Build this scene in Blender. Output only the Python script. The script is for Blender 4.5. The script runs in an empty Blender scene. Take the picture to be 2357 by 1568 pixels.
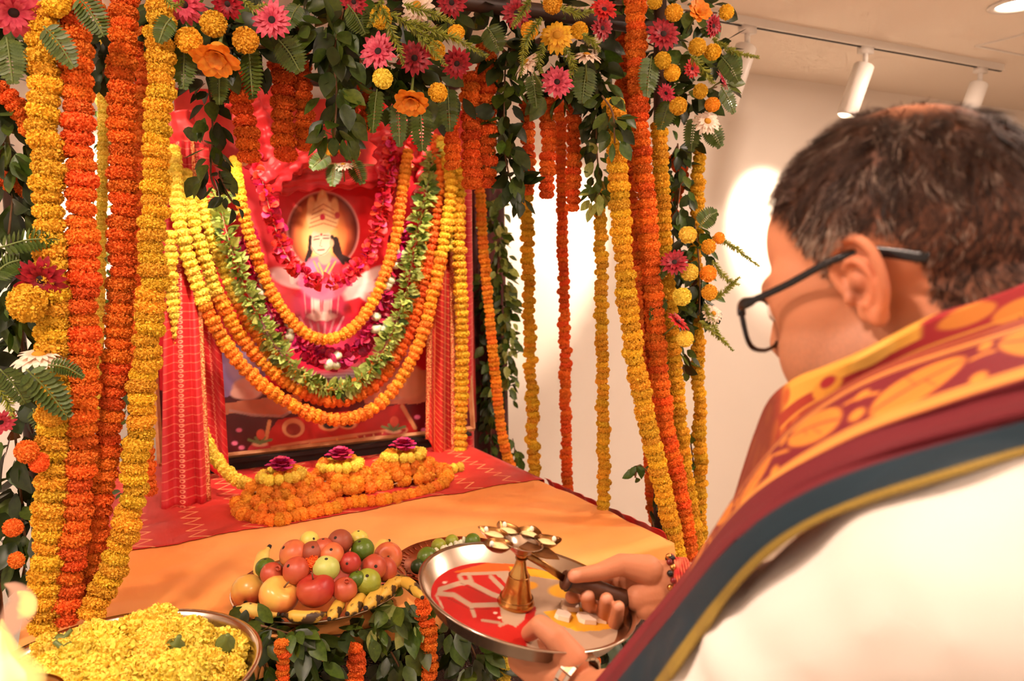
import bpy, bmesh, math, random
import numpy as np
from mathutils import Vector, Matrix, Quaternion
from mathutils.bvhtree import BVHTree

random.seed(7); RNG = np.random.default_rng(7)
sc = bpy.context.scene
col = sc.collection

# ------------------------------------------------------------------ camera, world, exposure
W, H, FPX = 2357.0, 1568.0, 1780.0
YAW, PITCH, ROLL = math.radians(29), math.radians(6), math.radians(1.1)
CAM = Vector((0, 0, 1.55))
FW = Vector((math.sin(YAW)*math.cos(PITCH), math.cos(YAW)*math.cos(PITCH), -math.sin(PITCH)))
_R0 = Vector((math.cos(YAW), -math.sin(YAW), 0)); _U0 = _R0.cross(FW)
RT = math.cos(ROLL)*_R0 - math.sin(ROLL)*_U0
UP = math.cos(ROLL)*_U0 + math.sin(ROLL)*_R0
cd = bpy.data.cameras.new('camera'); cam = bpy.data.objects.new('camera', cd); col.objects.link(cam)
cd.sensor_width = 36.0; cd.lens = 36.0*FPX/W; cd.clip_start = 0.02; cd.clip_end = 60
m3 = Matrix((RT, UP, -FW)).transposed()
cam.matrix_world = Matrix.Translation(CAM) @ m3.to_4x4()
cd.dof.use_dof = True; cd.dof.focus_distance = 1.45; cd.dof.aperture_fstop = 5.0
sc.camera = cam
sc.view_settings.view_transform = 'Standard'; sc.view_settings.look = 'None'
sc.view_settings.gamma = 1.0; sc.view_settings.use_curve_mapping = False
sc.view_settings.exposure = 0.58
cy = sc.cycles; cy.max_bounces = 6; cy.diffuse_bounces = 3; cy.glossy_bounces = 3; cy.transmission_bounces = 3; cy.transparent_max_bounces = 6
cy.caustics_reflective = False; cy.caustics_refractive = False; cy.adaptive_threshold = 0.1; cy.adaptive_min_samples = 12
wd = bpy.data.worlds.new('room_ambience'); sc.world = wd; wd.use_nodes = True
bg = wd.node_tree.nodes['Background']; bg.inputs[0].default_value = (1.0, 0.70, 0.53, 1); bg.inputs[1].default_value = 0.66

def ray(x, y): return FW + RT*((x-W/2)/FPX) - UP*((y-H/2)/FPX)
def at(x, y, d): return CAM + ray(x, y)*d                       # a photo direction taken to a real distance
def on_z(x, y, z): r = ray(x, y); return CAM + r*((z-CAM.z)/r.z)
def on_y(x, y, Y): r = ray(x, y); return CAM + r*(Y/r.y)
def on_x(x, y, X): r = ray(x, y); return CAM + r*(X/r.x)
def proj(p):
    d = p-CAM; z = d.dot(FW); return W/2+FPX*d.dot(RT)/z, H/2-FPX*d.dot(UP)/z, z
def cdir(r, u, t): return (RT*r + UP*u - FW*t).normalized()     # right, up, towards the viewer

TZ = 0.88            # top of the altar table
TX0, TX1, TY0, TY1 = -0.14, 1.17, 1.39, 2.86
WALLY = 3.05; CEIL = 2.5

def light(name, kind, loc, aim, energy, color, **kw):
    l = bpy.data.lights.new(name, kind); l.energy = energy; l.color = color
    for k, v in kw.items(): setattr(l, k, v)
    o = bpy.data.objects.new(name, l); col.objects.link(o); o.location = loc
    d = Vector(aim)-Vector(loc); o.rotation_euler = d.to_track_quat('-Z', 'Y').to_euler()
    return o
WARM = (1.0, 0.74, 0.50)
# ceiling downlights (their housings are built with the ceiling): the one in view and its fellows
DOWN = [(3.26, 1.76), (1.85, 0.55), (-0.35, 0.55), (-1.3, 1.2), (0.6, -1.1), (2.4, -0.6)]
for i, (x, y) in enumerate(DOWN):
    light('downlight_beam', 'AREA', (x, y, CEIL-0.02), (x, y, 0), 16.0, (1.0, 0.76, 0.61), shape='DISK', size=0.16)

# the photographer's flash, tilted up and bounced off the ceiling
light('bounced_camera_flash', 'SPOT', (0.05, -0.12, 1.66), (0.85, 0.45, CEIL), 85.0, (1.0, 0.74, 0.57), spot_size=math.radians(52), spot_blend=0.5, shadow_soft_size=0.04)

# ------------------------------------------------------------------ materials
MATS = {}
def pm(name, c, rough=0.6, c2=None, nscale=20.0, lo=0.4, hi=0.6, var=0.0, hue=0.0, bump=0.0, bscale=60.0,
       metal=0.0, trans=0.0, sheen=0.0, spec=0.5, emit=None, estr=0.0, attr=None, sss=0.0, detail=4.0):
    m = bpy.data.materials.new(name); m.use_nodes = True; nt = m.node_tree; N = nt.nodes; L = nt.links
    b = N['Principled BSDF']; out = N['Material Output']
    b.inputs['Roughness'].default_value = rough; b.inputs['Metallic'].default_value = metal
    b.inputs['Specular IOR Level'].default_value = spec
    if sheen: b.inputs['Sheen Weight'].default_value = sheen
    if sss:
        b.inputs['Subsurface Weight'].default_value = sss; b.inputs['Subsurface Radius'].default_value = (0.012, 0.005, 0.003)
        b.inputs['Subsurface Scale'].default_value = 1.0
    tc = N.new('ShaderNodeTexCoord')
    rgb = N.new('ShaderNodeRGB'); rgb.outputs[0].default_value = (*c, 1); src = rgb.outputs[0]
    if attr:
        a = N.new('ShaderNodeAttribute'); a.attribute_name = attr; src = a.outputs['Color']
    if c2:
        n = N.new('ShaderNodeTexNoise'); n.inputs['Scale'].default_value = nscale; n.inputs['Detail'].default_value = detail
        L.new(tc.outputs['Object'], n.inputs['Vector'])
        r = N.new('ShaderNodeMapRange'); r.inputs[1].default_value = lo; r.inputs[2].default_value = hi
        L.new(n.outputs[0], r.inputs[0])
        mx = N.new('ShaderNodeMix'); mx.data_type = 'RGBA'; L.new(r.outputs[0], mx.inputs[0])
        L.new(src, mx.inputs[6]); mx.inputs[7].default_value = (*c2, 1); src = mx.outputs[2]
    if var or hue:
        oi = N.new('ShaderNodeObjectInfo'); hs = N.new('ShaderNodeHueSaturation')
        def rr(amt, mid, k):
            w = N.new('ShaderNodeMath'); w.operation = 'MULTIPLY'; w.inputs[1].default_value = k; L.new(oi.outputs['Random'], w.inputs[0])
            f = N.new('ShaderNodeMath'); f.operation = 'FRACT'; L.new(w.outputs[0], f.inputs[0])
            r = N.new('ShaderNodeMapRange'); r.inputs[3].default_value = mid-amt; r.inputs[4].default_value = mid+amt
            L.new(f.outputs[0], r.inputs[0]); return r.outputs[0]
        if var: L.new(rr(var, 1.0, 1.0), hs.inputs['Value'])
        if hue: L.new(rr(hue, 0.5, 17.3), hs.inputs['Hue'])
        L.new(src, hs.inputs['Color']); src = hs.outputs[0]
    L.new(src, b.inputs['Base Color'])
    if bump:
        n2 = N.new('ShaderNodeTexNoise'); n2.inputs['Scale'].default_value = bscale; L.new(tc.outputs['Object'], n2.inputs['Vector'])
        bp = N.new('ShaderNodeBump'); bp.inputs['Strength'].default_value = bump; bp.inputs['Distance'].default_value = 0.01
        L.new(n2.outputs[0], bp.inputs['Height']); L.new(bp.outputs[0], b.inputs['Normal'])
    if emit:
        b.inputs['Emission Color'].default_value = (*emit, 1); b.inputs['Emission Strength'].default_value = estr
    if trans:
        t = N.new('ShaderNodeBsdfTranslucent'); L.new(src, t.inputs[0]); ms = N.new('ShaderNodeMixShader'); ms.inputs[0].default_value = trans
        L.new(b.outputs[0], ms.inputs[1]); L.new(t.outputs[0], ms.inputs[2]); L.new(ms.outputs[0], out.inputs[0])
    MATS[name] = m; return m

def hx(r, g, b):  # 8-bit sRGB to linear
    f = lambda v: ((v/255+0.055)/1.055)**2.4 if v/255 > 0.04045 else v/255/12.92
    return (f(r), f(g), f(b))

pm('wall_paint', hx(236, 226, 214), 0.85, bump=0.02, bscale=200)
pm('ceiling_paint', hx(236, 224, 210), 0.9)
pm('floor_stone', hx(206, 186, 164), 0.35, hx(190, 168, 146), 6)
pm('dark_wood', hx(60, 34, 20), 0.5, hx(40, 22, 14), 12)
pm('white_metal', hx(232, 226, 218), 0.45)
pm('black_gap', hx(20, 16, 14), 0.7)
pm('orange_marigold', hx(252, 136, 44), 0.75, hx(240, 104, 22), 9, 0.35, 0.7, var=0.14, hue=0.012, trans=0.12)
pm('deep_orange_marigold', hx(249, 126, 38), 0.75, hx(236, 92, 18), 9, 0.35, 0.7, var=0.12, hue=0.01, trans=0.12)
pm('yellow_marigold', hx(248, 202, 58), 0.75, hx(238, 176, 30), 9, 0.35, 0.7, var=0.13, hue=0.012, trans=0.15)
pm('lemon_marigold', hx(255, 234, 104), 0.75, hx(254, 216, 66), 9, 0.35, 0.7, var=0.12, hue=0.01, trans=0.15)
pm('amber_marigold', hx(254, 172, 52), 0.75, hx(246, 138, 24), 9, 0.35, 0.7, var=0.14, hue=0.014, trans=0.15)
pm('marigold_heart', hx(120, 60, 8), 0.9)
pm('thread', hx(210, 190, 150), 0.9)
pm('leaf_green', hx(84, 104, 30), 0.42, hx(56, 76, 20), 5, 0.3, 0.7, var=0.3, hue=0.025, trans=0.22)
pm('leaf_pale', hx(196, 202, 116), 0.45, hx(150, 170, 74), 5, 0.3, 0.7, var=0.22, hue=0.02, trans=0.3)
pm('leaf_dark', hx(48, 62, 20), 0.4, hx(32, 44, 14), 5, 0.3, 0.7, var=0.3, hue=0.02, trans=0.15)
pm('fern_green', hx(88, 106, 36), 0.45, hx(60, 80, 26), 8, 0.3, 0.7, var=0.2, hue=0.015, trans=0.25)
pm('needle_green', hx(168, 168, 62), 0.5, hx(120, 132, 44), 30, 0.3, 0.7, trans=0.25)
pm('stem_green', hx(96, 110, 48), 0.5)
pm('stem_brown', hx(110, 76, 46), 0.7)
pm('petal_pink', hx(232, 92, 116), 0.5, hx(206, 56, 84), 3, var=0.1, trans=0.25)
pm('petal_crimson', hx(176, 16, 38), 0.5, hx(130, 8, 24), 3, var=0.12, trans=0.2)
pm('petal_red', hx(216, 40, 34), 0.5, hx(176, 18, 20), 3, var=0.12, trans=0.2)
pm('petal_white', hx(248, 232, 214), 0.5, hx(236, 208, 184), 3, var=0.05, trans=0.25)
pm('petal_yellow', hx(246, 196, 40), 0.5, hx(232, 160, 20), 3, var=0.08, trans=0.25)
pm('petal_orange', hx(246, 160, 48), 0.5, hx(240, 128, 24), 3, var=0.08, trans=0.3)
pm('petal_rose', hx(222, 36, 104), 0.5, hx(186, 16, 76), 6, var=0.2, hue=0.015, trans=0.2)
pm('petal_scarlet', hx(226, 44, 48), 0.5, hx(196, 22, 34), 6, var=0.2, hue=0.012, trans=0.2)
pm('petal_plum', hx(216, 56, 126), 0.5, hx(176, 30, 96), 5, var=0.25, hue=0.02, trans=0.15)
pm('flower_disc', hx(40, 16, 14), 0.8)
pm('flower_disc_gold', hx(190, 130, 16), 0.8)
pm('bud_white', hx(250, 244, 226), 0.5, hx(226, 226, 180), 4, var=0.06, trans=0.2)

# ------------------------------------------------------------------ mesh building
class MB:
    def __init__(s): s.v = []; s.f = []; s.m = []; s.k = 0
    def add(s, vs, fs):
        o = len(s.v); s.v += [tuple(v) for v in vs]
        for f in fs: s.f.append(tuple(i+o for i in f)); s.m.append(s.k)
    def box(s, c, d, rot=None):
        c = Vector(c); vs = []
        for x in (-1, 1):
            for y in (-1, 1):
                for z in (-1, 1):
                    p = Vector((x*d[0]/2, y*d[1]/2, z*d[2]/2))
                    vs.append(c+(rot @ p if rot else p))
        s.add(vs, [(0, 1, 3, 2), (4, 6, 7, 5), (0, 4, 5, 1), (2, 3, 7, 6), (0, 2, 6, 4), (1, 5, 7, 3)])
    def tube(s, pts, r, n=8, caps=True, flat=None):
        pts = [Vector(p) for p in pts]; k = len(pts)
        rs = list(r) if hasattr(r, '__len__') else [r]*k
        vs = []; ref = None
        for i, p in enumerate(pts):
            t = (pts[min(i+1, k-1)]-pts[max(i-1, 0)]).normalized()
            if ref is None:
                ref = t.orthogonal().normalized() if flat is None else (Vector(flat)-t*Vector(flat).dot(t)).normalized()
            ref = (ref-t*ref.dot(t)); ref = ref.normalized() if ref.length > 1e-6 else t.orthogonal().normalized()
            b = t.cross(ref); ra = rs[i]; rx, ry = ra if hasattr(ra, '__len__') else (ra, ra)
            for j in range(n):
                a = 2*math.pi*j/n; vs.append(p+ref*(math.cos(a)*rx)+b*(math.sin(a)*ry))
        fs = [(i*n+j, i*n+(j+1) % n, (i+1)*n+(j+1) % n, (i+1)*n+j) for i in range(k-1) for j in range(n)]
        if caps: fs += [tuple(range(n-1, -1, -1)), tuple((k-1)*n+j for j in range(n))]
        s.add(vs, fs)
    def lathe(s, prof, n=32, mat=None, close=False):
        vs = []; mat = mat or Matrix.Identity(4)
        for r, z in prof:
            for j in range(n):
                a = 2*math.pi*j/n; vs.append(mat @ Vector((r*math.cos(a), r*math.sin(a), z)))
        k = len(prof)
        fs = [(i*n+j, i*n+(j+1) % n, (i+1)*n+(j+1) % n, (i+1)*n+j) for i in range(k-1) for j in range(n)]
        if close: fs += [tuple(range(n-1, -1, -1)), tuple((k-1)*n+j for j in range(n))]
        s.add(vs, fs)
    def ball(s, c, r, nu=16, nv=10, rot=None):
        c = Vector(c); r = r if hasattr(r, '__len__') else (r, r, r); vs = []
        for i in range(1, nv):
            ph = math.pi*i/nv
            for j in range(nu):
                a = 2*math.pi*j/nu
                p = Vector((r[0]*math.sin(ph)*math.cos(a), r[1]*math.sin(ph)*math.sin(a), r[2]*math.cos(ph)))
                vs.append(c+(rot @ p if rot else p))
        q = Vector((0, 0, r[2])); vs += [c+(rot @ q if rot else q), c-(rot @ q if rot else q)]
        T = (nv-1)*nu; fs = []
        for i in range(nv-2):
            for j in range(nu): fs.append((i*nu+j, (i+1)*nu+j, (i+1)*nu+(j+1) % nu, i*nu+(j+1) % nu))
        for j in range(nu):
            fs.append((T, j, (j+1) % nu)); fs.append((T+1, (nv-2)*nu+(j+1) % nu, (nv-2)*nu+j))
        s.add(vs, fs)
    def cone(s, a, b, ra, rb, n=14):   # rounded tapering limb
        s.ball(a, ra, n, 8); s.ball(b, rb, n, 8)
        a = Vector(a); b = Vector(b)
        if (b-a).length > 1e-5: s.tube([a, b], [ra, rb], n)
    def grid(s, fn, nu, nv):
        vs = [fn(i/(nu-1), j/(nv-1)) for j in range(nv) for i in range(nu)]
        s.add(vs, [(j*nu+i, j*nu+i+1, (j+1)*nu+i+1, (j+1)*nu+i) for j in range(nv-1) for i in range(nu-1)])
    def mesh(s, name, mats, smooth=True):
        me = bpy.data.meshes.new(name); me.from_pydata(s.v, [], s.f)
        for m in (mats if isinstance(mats, (list, tuple)) else [mats]): me.materials.append(MATS[m] if isinstance(m, str) else m)
        if any(s.m): me.polygons.foreach_set('material_index', s.m)
        if smooth: me.polygons.foreach_set('use_smooth', [True]*len(me.polygons))
        me.update(); return me

def tag(o, label=None, cat=None, group=None, kind=None):
    if label: o['label'] = label
    if cat: o['category'] = cat
    if group: o['group'] = group
    if kind: o['kind'] = kind
    return o
def link(name, data, parent=None):
    o = bpy.data.objects.new(name, data); col.objects.link(o)
    if parent is not None: o.parent = parent
    return o
def empty(name, loc, label=None, cat=None, group=None, rot=None):
    o = link(name, None); o.empty_display_size = 0.05
    o.matrix_basis = Matrix.LocRotScale(Vector(loc), rot.to_quaternion() if rot else None, None)
    return tag(o, label, cat, group)
def put(name, mb, mats, parent=None, smooth=True, origin=None, mods=()):
    """one mesh object; the builder's world coordinates are made relative to the parent (translated empties only)"""
    off = Vector(parent.location) if parent is not None and parent.type == 'EMPTY' and not parent.get('_local') else Vector((0, 0, 0))
    if parent is not None and parent.parent is not None: off = off+Vector(parent.parent.location)
    if origin is not None and parent is None: off = Vector(origin)
    if off.length > 0: mb.v = [(v[0]-off.x, v[1]-off.y, v[2]-off.z) for v in mb.v]
    o = link(name, mb.mesh(name, mats, smooth), parent)
    if origin is not None and parent is None: o.location = off
    return o
def inst(name, me, parent, loc, rot, scale):
    o = link(name, me, parent)
    off = Vector(parent.location) if parent is not None and not parent.get('_local') else Vector((0, 0, 0))
    s = scale if hasattr(scale, '__len__') else (scale,)*3
    q = rot if isinstance(rot, Quaternion) else rot.to_quaternion()
    o.matrix_basis = Matrix.LocRotScale(Vector(loc)-off, q, Vector(s)); return o
def basis(zdir, yref=None, spin=0.0):
    z = Vector(zdir).normalized(); y = Vector(yref) if yref is not None else z.orthogonal()
    y = y-z*y.dot(z); y = y.normalized() if y.length > 1e-5 else z.orthogonal().normalized(); x = y.cross(z)
    m = Matrix((x, y, z)).transposed()
    return m @ Matrix.Rotation(spin, 3, 'Z') if spin else m
def spline(pts, step=None, n=None):
    P = [Vector(p) for p in pts]
    if len(P) == 2: P = [P[0], P[0].lerp(P[1], 0.5), P[1]]
    E = [P[0]*2-P[1]]+P+[P[-1]*2-P[-2]]; D = []
    for i in range(1, len(E)-2):
        a, b, c, d = E[i-1:i+3]
        for k in range(24):
            t = k/24; D.append(0.5*((2*b)+(c-a)*t+(2*a-5*b+4*c-d)*t*t+(3*b-a-3*c+d)*t**3))
    D.append(P[-1]); L = [0]
    for i in range(1, len(D)): L.append(L[-1]+(D[i]-D[i-1]).length)
    n = n or max(2, int(round(L[-1]/step))+1); out = []; k = 0
    for i in range(n):
        s = L[-1]*i/(n-1)
        while k < len(L)-2 and L[k+1] < s: k += 1
        t = (s-L[k])/max(L[k+1]-L[k], 1e-9); out.append(D[k].lerp(D[k+1], min(max(t, 0), 1)))
    return out

# ------------------------------------------------------------------ flower, leaf and petal meshes (shared by the copies)
def marigold_mesh(name, seed, n, flat, mat, ln=0.34, wd=0.2, core=0.7):
    r = random.Random(seed); b = MB(); b.k = 1; b.ball((0, 0, 0), (core, core, core*flat), 12, 8); b.k = 0
    ga = math.pi*(3-math.sqrt(5))
    for i in range(n):
        z = 1-2*(i+0.5)/n; a = ga*i+r.uniform(-0.3, 0.3); q = math.sqrt(max(0, 1-z*z))
        d = Vector((q*math.cos(a), q*math.sin(a), z)); nr = Vector((d.x, d.y, d.z/flat)).normalized()
        base = Vector((d.x, d.y, d.z*flat))*(core-0.06)
        t = nr.orthogonal().normalized(); t = Quaternion(nr, r.uniform(0, 6.28)) @ t; u = nr.cross(t)
        o = (nr+t*r.uniform(-0.35, 0.35)+u*r.uniform(-0.35, 0.35)).normalized()
        l = ln*r.uniform(0.8, 1.15)*(1.0 if abs(z) < 0.75 else 0.75); w = wd*r.uniform(0.8, 1.2)
        m1 = base+o*l*0.6; tp = base+o*l+u*r.uniform(-0.05, 0.05); c = o.cross(t)*r.uniform(-0.07, 0.07)
        b.add([base-t*w*0.25, base+t*w*0.25, m1+t*w*0.5+c, m1-t*w*0.5+c, tp+t*w*0.42-c, tp+u*0.07, tp-t*w*0.42-c],
              [(0, 1, 2, 3), (3, 2, 4, 5), (3, 5, 6)])
    return b.mesh(name, [mat, 'marigold_heart'] if core > 0.65 else [mat, mat], False)
FL = {}
for c in ('orange', 'deep_orange', 'yellow', 'lemon', 'amber'):
    mt = c+'_marigold'
    FL[c, 'disc'] = [marigold_mesh('strung_marigold', 10+i, 460, 0.52, mt, 0.24, 0.15, 0.8) for i in range(3)]
    FL[c, 'pom'] = [marigold_mesh('small_marigold', 20+i, 130, 0.62, mt, 0.2, 0.26, 0.84) for i in range(3)]
    FL[c, 'head'] = [marigold_mesh('marigold_head', 30+i, 420, 0.74, mt, 0.28, 0.17, 0.78) for i in range(3)]
    FL[c, 'puff'] = [marigold_mesh('puffy_marigold', 40+i, 150, 0.9, mt, 0.2, 0.26, 0.84) for i in range(3)]
    for k in ('pom', 'disc', 'head', 'puff'):
        for me in FL[c, k]: me.materials[1] = MATS[mt]
def petal_mesh(name, mat, wide=0.16, curl=0.12, tip=0.6, base=0.35, notch=0.0):
    b = MB(); st = [(0.0, base), (0.35, 0.85), (0.7, 1.0), (0.9, tip), (1.0, tip*0.35)]; vs = []
    for t, w in st:
        z = curl*math.sin(t*math.pi*0.9)-curl*0.5*t
        vs += [(-wide*w, t, z+0.03*w), (0, t+(0.02 if t == 1 else 0), z), (wide*w, t, z+0.03*w)]
    b.add(vs, [(i*3+j, i*3+j+1, i*3+j+4, i*3+j+3) for i in range(4) for j in range(2)])
    return b.mesh(name, mat)
PET = {k: petal_mesh('petal', 'petal_'+k) for k in ('pink', 'crimson', 'red', 'white', 'yellow', 'orange')}
PETW = {k: petal_mesh('broad_petal', 'petal_'+k, 0.26, 0.2, 0.8, 0.5) for k in ('orange', 'white', 'crimson', 'red')}
CUP = {k: petal_mesh('cupped_petal', 'petal_'+k, 0.42, 0.3, 0.9, 0.6) for k in ('rose', 'scarlet', 'plum', 'white')}
def leaf_mesh(name, mat, wide=0.26, fold=0.08, bend=0.15):
    b = MB(); st = [(0.0, 0.08), (0.12, 0.5), (0.32, 0.95), (0.55, 1.0), (0.8, 0.6), (1.0, 0.02)]; vs = []
    for t, w in st:
        z = -bend*t*t; vs += [(-wide*w, t, z+fold*w), (0, t, z), (wide*w, t, z+fold*w)]
    b.add(vs, [(i*3+j, i*3+j+1, i*3+j+4, i*3+j+3) for i in range(5) for j in range(2)])
    return b.mesh(name, mat)
LEAF = {m: [leaf_mesh('leaf', m, w, f, bd) for w, f, bd in ((0.27, 0.07, 0.12), (0.31, 0.12, 0.25), (0.23, 0.04, -0.1))] for m in ('leaf_green', 'leaf_pale', 'leaf_dark')}
LEAFLET = leaf_mesh('leaflet', 'fern_green', 0.13, 0.02, 0.05)
_b = MB(); _b.ball((0, 0, 0), (1, 1, 0.6), 14, 7); DISC = _b.mesh('flower_disc', 'flower_disc'); 
_b = MB(); _b.ball((0, 0, 0), (1, 1, 0.6), 14, 7); DISCG = _b.mesh('gold_flower_disc', 'flower_disc_gold')
_b = MB(); _b.lathe([(0.12, -1.0), (0.14, -0.5), (0.45, -0.35), (0.5, 0.0), (0.42, 0.1)], 10, close=True); CALYX = _b.mesh('calyx', 'stem_green')

def garland(label, path, r, c, kind='disc', group='marigold garlands', pitch=0.8, jit=0.06, name='marigold_garland', loc=None, cs=None, part='marigold'):
    """flowers strung on a thread: every flower is a part"""
    pts = spline(path, r*pitch); e = empty(name, loc or min(pts, key=lambda p: p.z), label, 'garland', group)
    b = MB(); b.tube(pts[::2]+[pts[-1]], r*0.08, 5); put('thread', b, 'thread', e)
    for i, p in enumerate(pts):
        t = (pts[min(i+1, len(pts)-1)]-pts[max(i-1, 0)]).normalized()
        t = (t+Vector((random.gauss(0, jit*1.6), random.gauss(0, jit*1.6), random.gauss(0, jit*1.6)))).normalized()
        cc = cs(i/(len(pts)-1)) if cs else c
        me = random.choice(FL[cc, kind]); s = r*random.uniform(0.9, 1.1)
        q = p+Vector((random.gauss(0, jit), random.gauss(0, jit), 0))*r
        inst(part, me, e, q, basis(t, None, random.uniform(0, 6.28)), s)
    return e
def leaves(label, path, n, size, spread, mats=('leaf_green',), droop=0.5, group='leafy sprays', name='leafy_spray', face=0.6, cat='foliage', along=0.25):
    pts = spline(path, n=max(8, n//3)); e = empty(name, min(pts, key=lambda p: p.z), label, cat, group)
    b = MB(); b.tube(pts, 0.0022, 5); put('stem', b, 'stem_brown', e)
    for i in range(n):
        k = random.random()*(len(pts)-1.001); p = pts[int(k)].lerp(pts[int(k)+1], k % 1)
        t = (pts[int(k)+1]-pts[int(k)]).normalized()
        o = Vector((random.gauss(0, 1), random.gauss(0, 1), random.gauss(0, 1))).normalized()
        p = p+o*spread*random.random()**0.6
        d = (o+t*along*random.choice((-1, 1, 1))+Vector((0, 0, -droop))).normalized()
        nn = Vector((random.gauss(0, 0.5), random.gauss(0, 0.5), random.gauss(0, 0.5)))-FW*face*1.4+Vector((0, 0, 0.5))
        y = d; z = nn-y*nn.dot(y); z.normalize(); x = y.cross(z)
        m = Matrix((x, y, z)).transposed()
        inst('leaf', random.choice(LEAF[random.choice(mats)]), e, p, m, size*random.uniform(0.7, 1.25))
    return e
def daisy(label, p, size, color, facing, np_=19, cup=0.15, cat='flower', name='gerbera', disc=0.2, meshes=None, inner=True, discme=None, group=None, stemlen=1.6):
    """size is the outer radius; petals, disc and stem are parts"""
    e = empty(name, p, label, cat, group, rot=basis(facing, UP)); e['_local'] = 1
    me = (meshes or PET)[color]
    for k in range(np_):
        a = 2*math.pi*k/np_+random.uniform(-0.06, 0.06); el = cup+random.uniform(-0.12, 0.12)
        m = Matrix.Rotation(a, 3, 'Z') @ Matrix.Rotation(el, 3, 'X')
        inst('petal', me, e, m @ Vector((0, size*0.08, 0)), m, size*random.uniform(0.86, 1.02))
    if inner:
        for k in range(np_-5):
            a = 2*math.pi*k/(np_-5)+random.uniform(-0.1, 0.1)
            m = Matrix.Rotation(a, 3, 'Z') @ Matrix.Rotation(cup+0.3, 3, 'X')
            inst('petal', me, e, m @ Vector((0, size*0.06, size*0.02)), m, size*random.uniform(0.6, 0.72))
    if disc: inst('disc', discme or DISC, e, (0, 0, size*0.06), Matrix.Identity(3), size*disc)
    b = MB(); b.tube([(0, 0, 0), (0, 0, -size*0.5), (random.uniform(-.2, .2)*size, random.uniform(-.2, .2)*size, -size*stemlen)], [size*0.1, size*0.06, size*0.06], 6)
    o = link('stem', b.mesh('stem', 'stem_green'), e)
    return e
def pompom(label, p, r, c='yellow', facing=None, group=None, kind='head', cat='flower', name='marigold_flower'):
    e = empty(name, p, label, cat, group, rot=basis(facing or cdir(random.uniform(-.4, .4), random.uniform(-.3, .3), 1), UP)); e['_local'] = 1
    inst('bloom', random.choice(FL[c, kind]), e, (0, 0, 0), Matrix.Rotation(random.uniform(0, 6), 3, 'Z'), r)
    inst('calyx', CALYX, e, (0, 0, -0.45*r), Matrix.Identity(3), r*0.8)
    return e
def fern(label, a, b, wide, pairs=13, group='fern fronds', droop=0.02):
    a = Vector(a); b = Vector(b); mid = a.lerp(b, 0.5)+Vector((0, 0, droop)); pts = spline([a, mid, b], n=pairs+2)
    e = empty('fern_frond', a, label, 'fern', group)
    m = MB(); m.tube(pts, [0.0016]*(len(pts)-1)+[0.0006], 5); put('rachis', m, 'stem_green', e)
    nrm = (-FW+Vector((random.gauss(0, .25), random.gauss(0, .25), random.gauss(0, .25)))).normalized()
    for i in range(1, pairs+1):
        t = (pts[i+1]-pts[i]).normalized(); s = t.cross(nrm).normalized(); k = i/(pairs+1)
        l = wide*(0.55+0.55*math.sin(math.pi*min(1, k*0.9+0.2)))*(1.0 if k < 0.8 else 0.75)
        for sg in (-1, 1):
            y = (s*sg+t*0.3).normalized(); z = nrm+Vector((random.gauss(0, .12), random.gauss(0, .12), random.gauss(0, .12))); z = (z-y*z.dot(y)).normalized()
            w = 1.25*(b-a).length/pairs/0.26
            inst('leaflet', LEAFLET, e, pts[i], Matrix((y.cross(z), y, z)).transposed(), (w, l, l))
    return e
def sprig(label, path, wide, n=None, group='asparagus fern sprigs'):
    """feathery needle sprig: the needles are too fine to count"""
    pts = spline(path, 0.004); e = empty('asparagus_fern_sprig', pts[0], label, 'fern', group)
    m = MB(); m.tube(pts, 0.0011, 5); put('stem', m, 'stem_green', e); q = MB()
    for i, p in enumerate(pts):
        t = (pts[min(i+1, len(pts)-1)]-pts[max(i-1, 0)]).normalized(); k = i/len(pts); l0 = wide*(0.5+0.6*math.sin(math.pi*min(1, k+0.15)))
        for j in range(8):
            o = Vector((random.gauss(0, 1), random.gauss(0, 1), random.gauss(0, 1))); o = (o-t*o.dot(t)).normalized()
            d = (o+t*0.7).normalized(); s = d.cross(Vector((random.gauss(0, 1), random.gauss(0, 1), random.gauss(0, 1)))).normalized()*0.0014
            l = 1.35*l0*random.uniform(0.7, 1.2); q.add([p-s, p+s, p+d*l*0.6+s*0.8, p+d*l, p+d*l*0.6-s*0.8], [(0, 1, 2, 3, 4)])
    tag(put('needles', q, 'needle_green', e, False), kind='stuff')
    return e
# ------------------------------------------------------------------ the room
def struct(name, mb, m, parent=None):
    o = put(name, mb, m, parent, False)
    if parent is None: tag(o, kind='structure')
    return o
b = MB(); b.box((2.0, WALLY+0.05, 1.25), (9.2, 0.1, 2.5)); struct('wall_back', b, 'wall_paint')
b = MB(); b.box((6.65, -0.2, 1.25), (0.1, 6.6, 2.5)); struct('wall_right', b, 'wall_paint')
b = MB(); b.box((2.0, 0.85, CEIL+0.05), (9.2, 4.5, 0.1)); struct('ceiling', b, 'ceiling_paint')
b = MB(); b.box((2.0, -0.2, -0.05), (9.2, 6.6, 0.1)); struct('floor', b, 'floor_stone')
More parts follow.
